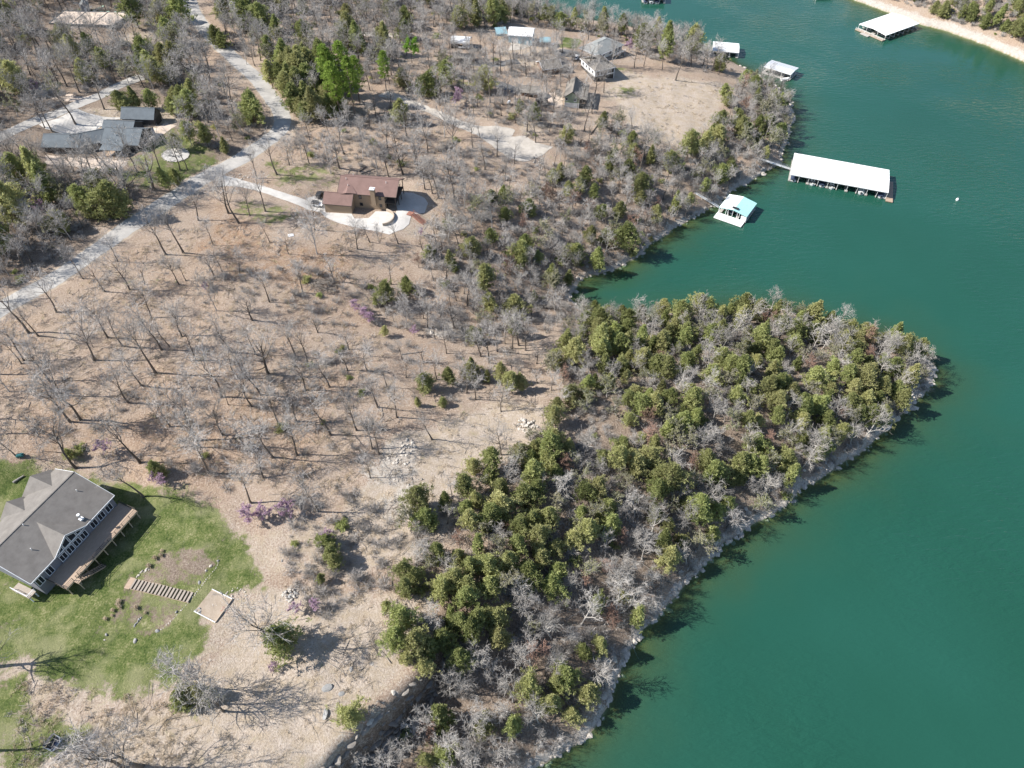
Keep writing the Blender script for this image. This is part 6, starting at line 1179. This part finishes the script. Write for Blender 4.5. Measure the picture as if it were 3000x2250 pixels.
for u, v, i_, s in [(1318,2045,0,1.1),(1200,2128,1,1.0),(1240,2168,4,1.1),(1325,2190,2,1.1),(1378,2150,3,1.15),(1502,2058,0,1.1),(1466,2190,1,1.1),(1060,2275,2,.9),(1150,2255,3,.9),(1524,1815,2,1.1),(1420,2090,1,1.0),(1390,2225,0,1.0),(1580,2120,3,1.1),(1700,1830,1,1.25),(1800,1790,0,1.3),(1850,1700,2,1.2),(1880,1640,3,1.1),(1640,1960,2,1.1),(1740,1980,0,1.1)]:
    p_ = G(u, v); add('crooked_tree', PALE, p_.x, p_.y, scale=s, idx=i_, own=True)
ZONES = [  # phrase, outline in the photo, spacing, {kind: weight}, height range
 ('the woods beyond the sand filter beds', [(-420,-150),(530,-170),(520,0),(560,110),(620,200),(700,290),(760,350),(725,420),(620,480),(570,380),(530,290),(440,280),(330,250),(250,280),(0,380),(-420,560)], 5.0, dict(bare=.84, cedar=.10, bud=.06), (10, 16)),
 ('the woods between the dark-roofed house and the road', [(-320,580),(0,450),(120,445),(200,480),(350,500),(420,575),(370,615),(200,735),(0,860),(-320,990)], 5.2, dict(bare=.8, cedar=.12, bud=.08), (10, 16)),
 ('the woods along the far cove', [(590,-140),(1450,-70),(1640,58),(1900,100),(2050,150),(2160,200),(2100,222),(1900,175),(1850,130),(1720,105),(1600,80),(1400,85),(1290,110),(1200,150),(1180,260),(1050,240),(960,180),(880,200),(800,200),(740,180),(660,110)], 4.6, dict(bare=.8, cedar=.14, bud=.06), (9, 14)),
 ('the cedar thicket beside the bright pines', [(815,200),(960,160),(1010,290),(1010,350),(920,370),(840,310)], 3.6, dict(cedar=.9, bare=.1), (9, 12)),
 ('the yards of the lake houses', [(1060,260),(1200,260),(1310,205),(1560,280),(1640,330),(1700,420),(1560,470),(1400,380),(1250,320),(1150,290)], 5.2, dict(bare=.88, bud=.06, cedar=.06), (9, 13)),
 ('the thin woods behind the brown-roofed house', [(870,340),(1000,370),(1150,310),(1300,400),(1560,490),(1500,545),(1330,560),(1240,560),(1150,520),(1000,490),(860,455)], 8.0, dict(bare=.95, cedar=.05), (10, 14)),
 ('the wooded slope above the cove', [(1330,580),(1520,550),(1640,470),(1720,420),(1800,350),(1900,430),(2000,455),(2060,400),(2150,330),(2150,250),(2200,230),(2290,270),(2310,340),(2290,430),(2240,490),(2100,590),(1960,670),(1870,740),(1760,790),(1690,820),(1650,870),(1500,900),(1400,900),(1300,860),(1220,780),(1250,690)], 3.9, dict(bare=.56, cedar=.15, bud=.1, pale=.19), (6, 11)),
 ('the ravine at the head of the cove', [(1100,870),(1350,880),(1660,870),(1660,960),(1500,1020),(1330,1010),(1150,960)], 4.0, dict(bare=.68, pale=.2, cedar=.06, bud=.06), (6, 10)),
 ('the edge of the pale clearing', [(1000,1010),(1200,1000),(1500,1040),(1640,1060),(1640,1150),(1500,1150),(1330,1190),(1150,1190),(1000,1120)], 6.0, dict(bare=.6, cedar=.15, bud=.25), (6, 10)),
 ('the wooded peninsula', [(1690,918),(1800,930),(2000,925),(2200,908),(2380,948),(2600,980),(2755,1085),(2670,1210),(2520,1340),(2350,1460),(2220,1550),(2070,1665),(1940,1815),(1875,1870),(1830,2000),(1790,2090),(1715,2180),(1550,2265),(1440,2340),(1020,2340),(1130,2200),(1300,2020),(1290,1950),(1240,1930),(1150,1890),(1150,1850),(1280,1800),(1300,1760),(1200,1720),(1190,1640),(1240,1620),(1190,1560),(1220,1500),(1335,1420),(1345,1370),(1500,1345),(1545,1290),(1615,1235),(1640,1160),(1620,1050),(1660,960)], 3.4, dict(cedar=.55, pale=.26, bare=.06, bud=.13), (5.5, 9)),
 ('the hillside on the far shore', [(2515,-60),(2625,5),(2725,40),(2870,85),(3030,135),(3400,237),(3400,-160),(2600,-160)], 4.2, dict(cedar=.5, bare=.4, bud=.1), (6, 10)),
 ('the open leaf-strewn slope', [(-100,1000),(350,745),(620,640),(880,710),(1050,780),(1100,980),(1130,1200),(1050,1400),(900,1450),(600,1390),(300,1320),(-100,1330)], 9.6, dict(bare=1.0), (8, 14)),
 ('the yards among the lake houses', [(1230,120),(1320,140),(1440,150),(1600,140),(1720,170),(1690,250),(1780,320),(1700,350),(1560,340),(1400,235),(1250,215)], 5.6, dict(bare=.95, cedar=.05), (8, 12)),
 ('the lawn edge by the deck house', [(230,1335),(600,1400),(560,1350),(300,1310)], 6.0, dict(bud=.6, bare=.4), (4, 7)),
]
placed = [(it['x'], it['y']) for it in items]; cellmap = {}
def near(x, y, d):
    ci, cj = int(x // 5), int(y // 5); k = int(d // 5) + 1
    for a in range(ci-k, ci+k+1):
        for b in range(cj-k, cj+k+1):
            for (px, py) in cellmap.get((a, b), ()):
                if (px-x)**2 + (py-y)**2 < d*d: return True
    return False
def mark(x, y): cellmap.setdefault((int(x // 5), int(y // 5)), []).append((x, y))
for q in placed: mark(*q)
BYK = dict(bare=('bare_tree', BARE), cedar=('cedar_tree', CEDAR), bud=('budding_tree', BUD), pale=('crooked_tree', PALE))
bush_pts = []
for zi, (phrase, px, sp, mixw, hr) in enumerate(ZONES):
    poly = np.array([tuple(G(*p).xy) for p in px]); (x0, y0), (x1, y1) = poly.min(0), poly.max(0); n = int((x1-x0)*(y1-y0) / (sp*sp) * 5)
    xs, ys = rng.uniform(x0, x1, n), rng.uniform(y0, y1, n); ok = inside(poly, xs, ys)
    for x, y in zip(xs[ok], ys[ok]):
        x, y = float(x), float(y)
        if not free(x, y) or ('peninsula' in phrase and T(x, y) < 1.5) or near(x, y, sp * rnd.uniform(.8, 1.25)): continue
        w = dict(mixw); z = T(x, y)
        if 'peninsula' in phrase:
            u, v, _ = Q(x, y, z); i = int(np.searchsorted(XS, x)); j = int(np.searchsorted(YS, y))
            steep = abs(GZ[j, min(i+3, NX-1)] - GZ[j, i-3]) / 6.9
            if v > 1560 and z < 7.5: w = dict(cedar=.34, pale=.42, bare=.14, bud=.10)
            if u < 1600 and v < 1400: w = dict(cedar=.75, bud=.15, pale=.1)
            dens = fbm(np.array([x]), np.array([y]), 16, 77)[0]
            if dens < -0.5: continue
        k = rnd.choices(list(w), list(w.values()))[0]; kind, protos = BYK[k]; h = rnd.uniform(*hr)
        if k == 'cedar': s = h / 7.4 * rnd.uniform(.8, 1.2)
        elif k == 'bud': s = min(h / 7.6, 1.3)
        elif k == 'pale': s = h / 8.2 * (1.2 if z < 7 and 'peninsula' in phrase else 1.0)
        else: s = None
        add(kind, protos, x, y, scale=s, h=h * rnd.uniform(.95, 1.2) if k == 'bare' else None); items[-1]['zone'] = zi; mark(x, y)
    # undergrowth
    n = int((x1-x0)*(y1-y0) / 5.0); xs, ys = rng.uniform(x0, x1, n), rng.uniform(y0, y1, n); ok = inside(poly, xs, ys)
    for x, y in zip(xs[ok], ys[ok]):
        if free(float(x), float(y)) and (zi != 8 or rnd.random() < .4) and rnd.random() < (0.0 if zi == 11 else 0.75 if zi in (6, 7, 9, 10) else 0.38): bush_pts.append((float(x), float(y)))
for px, n in (([(0,1130),(500,1080),(1000,1000),(1150,1250),(900,1420),(700,1450),(300,1340),(0,1330)], 90), ([(800,1480),(1000,1420),(1180,1560),(1150,1750),(950,1820),(850,1720)], 110), ([(600,800),(900,780),(1150,850),(1100,960),(900,950)], 80)):
    poly = np.array([tuple(G(*p).xy) for p in px]); (x0, y0), (x1, y1) = poly.min(0), poly.max(0); xs, ys = rng.uniform(x0, x1, n*2), rng.uniform(y0, y1, n*2); ok = inside(poly, xs, ys)
    bush_pts += [(float(x), float(y)) for x, y in zip(xs[ok], ys[ok])][:n]

# ------------------------------------------------------------------ trees as things; what exceeds 300 of a kind as one mass
def mass(name, protos, pts, label_kind='stuff'):
    """one object: many small plants instanced on points (x, y, z, rotation, scale, proto)"""
    if not pts: return
    col = bpy.data.collections.new(name + '_kinds')
    order = [p.both for p in protos]
    for i, o in enumerate(order):
        o2 = bpy.data.objects.new('%s_%02d' % (name, i), o.data); col.objects.link(o2)
    me = bpy.data.meshes.new(name); me.from_pydata([p[:3] for p in pts], [], [])
    for nm, k in (('rz', 3), ('scl', 4)): fattr(me, nm, [p[k] for p in pts])
    a = me.attributes.new('pick', 'INT', 'POINT'); a.data.foreach_set('value', [p[5] for p in pts])
    o = link_mesh(name, me); o['kind'] = 'stuff'
    ng = bpy.data.node_groups.new(name, 'GeometryNodeTree'); ng.interface.new_socket('Geometry', in_out='INPUT', socket_type='NodeSocketGeometry'); ng.interface.new_socket('Geometry', in_out='OUTPUT', socket_type='NodeSocketGeometry')
    N = lambda ty: ng.nodes.new(ty); gi, go, ip, ci = N('NodeGroupInput'), N('NodeGroupOutput'), N('GeometryNodeInstanceOnPoints'), N('GeometryNodeCollectionInfo')
    ci.inputs['Collection'].default_value = col; ci.inputs['Separate Children'].default_value = True; ci.inputs['Reset Children'].default_value = True
    def at(nm, ty): nd = N('GeometryNodeInputNamedAttribute'); nd.data_type = ty; nd.inputs[0].default_value = nm; return nd.outputs[0]
    cx = N('ShaderNodeCombineXYZ'); e2r = N('FunctionNodeEulerToRotation'); L = ng.links.new
    L(at('rz', 'FLOAT'), cx.inputs[2]); L(cx.outputs[0], e2r.inputs[0]); L(gi.outputs[0], ip.inputs['Points']); L(ci.outputs[0], ip.inputs['Instance']); ip.inputs['Pick Instance'].default_value = True
    L(at('pick', 'INT'), ip.inputs['Instance Index']); L(e2r.outputs[0], ip.inputs['Rotation']); L(at('scl', 'FLOAT'), ip.inputs['Scale']); L(ip.outputs[0], go.inputs[0])
    md = o.modifiers.new('plants', 'NODES'); md.node_group = ng; return o

LAND = [('the brush pile', (945,835)), ('the brown-roofed house', (1080,580)), ('the long white boat dock', (2330,560)), ('the teal-and-white dock', (2090,610)), ('the deck house', (150,1550)), ('the timber garden steps', (480,1730)), ('the gravel turnaround', (1550,440)),
        ('the dark-roofed house', (270,420)), ('the dark garage', (420,340)), ('the road bend', (826,368)), ('the sand filter beds', (280,65)), ('the green-walled house', (1690,300)), ('the blue metal barn', (1525,110)), ('the white carport', (1350,130)), ('the stone heap', (855,1735)), ("the peninsula's tip", (2735,1080)),
        ('the head of the cove', (1668,872)), ('the sand fire-pit square', (625,1775)), ('the tan hillside field', (1950,310)), ('the swing bench', (155,2170)), ('the driveway junction', (665,535)), ('the brown cabin', (1620,200)), ('the round stone bed', (514,455)), ('the parked jeep', (930,600)), ('the red stair rails', (1235,640)),
        ('the pale clearing', (1400,1330)), ('the brink of the bluff', (1100,2115)), ('the filter-bed shed', (252,22)), ('the dock with the grey roof', (2290,215)), ('the grey limestone heap', (1545,1245)), ('the clearing boulders', (1190,1310)), ('the far-shore dock', (2610,80)), ('the white utility hatch', (852,688)), ('the dead tree fallen into the lake', (2490,1310)), ('the trunk sliding into the water', (1855,1890)), ('the pale trunk fallen on the ridge', (1470,1625)), ('the short log by the round cedar', (1160,1800)), ('the brush tangle by the ravine', (1490,1030)), ("the road's lower end", (0,905)), ("the lawn's upper corner", (480,1440)), ('the teal cart', (62,1338)), ('the ravine rocks', (1295,970)), ('the grey trunk fallen above the clearing', (1205,1035)), ('the rocks inside the road bend', (745,320)), ('the camper trailer', (532,6)), ('the gangway of the long dock', (2225,465)), ('the small grey tank', (1490,305)), ('the black trailer', (1586,304)), ('the uppermost grey lake house', (1780,150)), ('the two logs behind the brown house', (1070,500)), ('the trunk fallen below the bluff', (1300,2215)), ('the low grey shed', (1360,175))]
LXY = np.array([tuple(G(*p).xy) for _, p in LAND]); ORD = ['nearest', 'second-nearest', 'third-nearest', 'fourth-nearest', 'fifth-nearest', 'sixth-nearest', 'seventh-nearest', 'eighth-nearest', 'ninth-nearest', 'tenth-nearest']
LOOK = dict(bare_tree='leafless grey tree', cedar_tree='feathery green cedar', pine_tree='tall bright green pine', redbud_tree='pink-blossomed redbud', budding_tree='small tree in olive-grey bud', crooked_tree='crooked pale-barked bare tree', leafing_tree='bright lime-green young-leaved tree')
CATS = dict(bare_tree='tree', cedar_tree='cedar', pine_tree='pine', redbud_tree='redbud', budding_tree='tree', crooked_tree='tree', leafing_tree='tree')
kinds = {}
for it in items:
    it['z'] = T(it['x'], it['y']); u, v, dep_ = Q(it['x'], it['y'], it['z'] + it['pr'].h * it['s'] * .5); it['uv'] = (u, v)
    it['seen'] = -250 < u < 3200 and -200 < v < 2400; it['size'] = it['pr'].h * it['s'] / dep_ + (1 if it['own'] else 0)
    kinds.setdefault(it['kind'], []).append(it)
for kind, arr in kinds.items():
    arr.sort(key=lambda a: -a['size'] - (100 if a['seen'] else 0)); xy = np.array([(a['x'], a['y']) for a in arr])
    rank = np.argsort(np.argsort(np.hypot(xy[:, None, 0] - LXY[None, :, 0], xy[:, None, 1] - LXY[None, :, 1]), axis=0), axis=0)
    inview = [a for a in arr if -40 < a['uv'][0] < 3040 and -30 < a['uv'][1] < 2290]
    lim = 285
    for n_, a in enumerate(arr):
        a['thing'] = False
    for a in inview[:lim]: a['thing'] = True
    for n_, a in enumerate(arr):
        if not a['thing']: continue
        best = int(np.argmin(rank[n_])); rk = int(rank[n_][best])
        if rk < len(ORD): lab, grp = '%s, the one %s to %s' % (LOOK[kind], ORD[rk], LAND[best][0]), None
        elif 'zone' in a and 'peninsula' in ZONES[a['zone']][0]:
            big = 'tall' if a['s'] > 1.08 else ('low' if a['s'] < .85 else 'mid-sized'); u_, v_ = a['uv']
            where = "the bench below the bluff" if v_ > 1850 else ("the shaded slope above the rocky bank" if a['z'] < 7 and v_ > 1150 else ("the peninsula's cove side" if v_ < 1000 else ("the peninsula's outer half" if u_ > 2150 else "the peninsula's inland ridge")))
            lab, grp = '%s %s crowded on %s' % (big, LOOK[kind], where), '%s %ss on %s' % (big, LOOK[kind], where)
        else:
            hh = a['s'] * a['pr'].h; big = 'tall' if hh > 13 else ('low' if hh < 9 else 'mid-sized'); close = LAND[int(np.argmin(np.hypot(*(LXY - (a['x'], a['y'])).T)))][0]
            if 'zone' in a and 'slope' not in ZONES[a['zone']][0]: lab, grp = '%s %s in %s' % (big, LOOK[kind], ZONES[a['zone']][0]), '%s %ss in %s' % (big, LOOK[kind], ZONES[a['zone']][0])
            else: lab, grp = '%s %s some way off from %s' % (big, LOOK[kind], close), '%s %ss some way off from %s' % (big, LOOK[kind], close)
        root = empty(kind, (a['x'], a['y'], a['z']), a['rz'], label=lab, cat=CATS[kind], group=grp or LOOK[kind] + 's')
        root.rotation_euler = (a['lean'][0], a['lean'][1], a['rz']); root.scale = (a['s'],) * 3
        if a['pr'].trunk: link_mesh('trunk', a['pr'].trunk, root)
        link_mesh('crown', a['pr'].crown, root)
    rest = [a for a in arr if not a['thing']]
    mass({'bare_tree': 'far_leafless_woods', 'cedar_tree': 'far_cedar_woods', 'budding_tree': 'far_budding_woods', 'crooked_tree': 'far_crooked_woods'}.get(kind, 'far_' + kind + '_woods'), arr[0]['protos'], [(a['x'], a['y'], a['z'], a['rz'], a['s'], a['i']) for a in rest])
    print(kind, len(arr), 'things', len(arr) - len(rest))
mass('undergrowth', BUSH + SHRUB[:1], [(x, y, T(x, y), rnd.uniform(0, 6.28), rnd.uniform(.55, 1.45), rnd.choices(range(5), [3,3,2,3,.45])[0]) for x, y in bush_pts])
print('bushes', len(bush_pts))

tuft_pts, stick_pts = [], []
for px, n, ns in (([(-100,1000),(350,745),(620,640),(880,710),(1050,780),(1120,980),(1180,1250),(1050,1420),(900,1470),(600,1400),(300,1330),(-100,1330)], 1500, 260), ([(1150,1280),(1500,1170),(1600,1200),(1500,1340),(1330,1500),(1270,1700),(1250,1930),(960,2240),(500,2250),(640,1900),(780,1700),(1000,1450)], 420, 60), ([(860,340),(1150,310),(1560,480),(1330,570),(1240,700),(1150,870),(900,700),(700,560)], 700, 150), ([(0,1980),(500,2060),(620,2250),(0,2250)], 260, 10), ([(1640,920),(2700,1080),(1900,1800),(1300,2240),(1300,1700)], 300, 260), ([(1800,205),(2150,250),(2000,440),(1770,260)], 120, 10)):
    poly = np.array([tuple(G(*p).xy) for p in px]); (x0, y0), (x1, y1) = poly.min(0), poly.max(0); xs, ys = rng.uniform(x0, x1, n*3), rng.uniform(y0, y1, n*3); ok = inside(poly, xs, ys) & (fbm(xs, ys, 9, 50) > rng.uniform(-.6, .3, n*3)); pp = [(float(x), float(y)) for x, y in zip(xs[ok], ys[ok]) if free(float(x), float(y)) and dist_to(BRK, np.array([float(x)]), np.array([float(y)]), False)[0] > 4.5]
    tuft_pts += pp[:n]; stick_pts += pp[n:n+ns] or pp[:ns]
mass('dry_grass_tufts', TUFTS, [(x, y, T(x, y), rnd.uniform(0, 6.28), rnd.uniform(.6, 1.7), rnd.choices(range(3), [5,2,2])[0]) for x, y in tuft_pts])
mass('fallen_sticks', STICKS, [(x, y, T(x, y), rnd.uniform(0, 6.28), rnd.uniform(.6, 1.5), rnd.randrange(3)) for x, y in stick_pts])
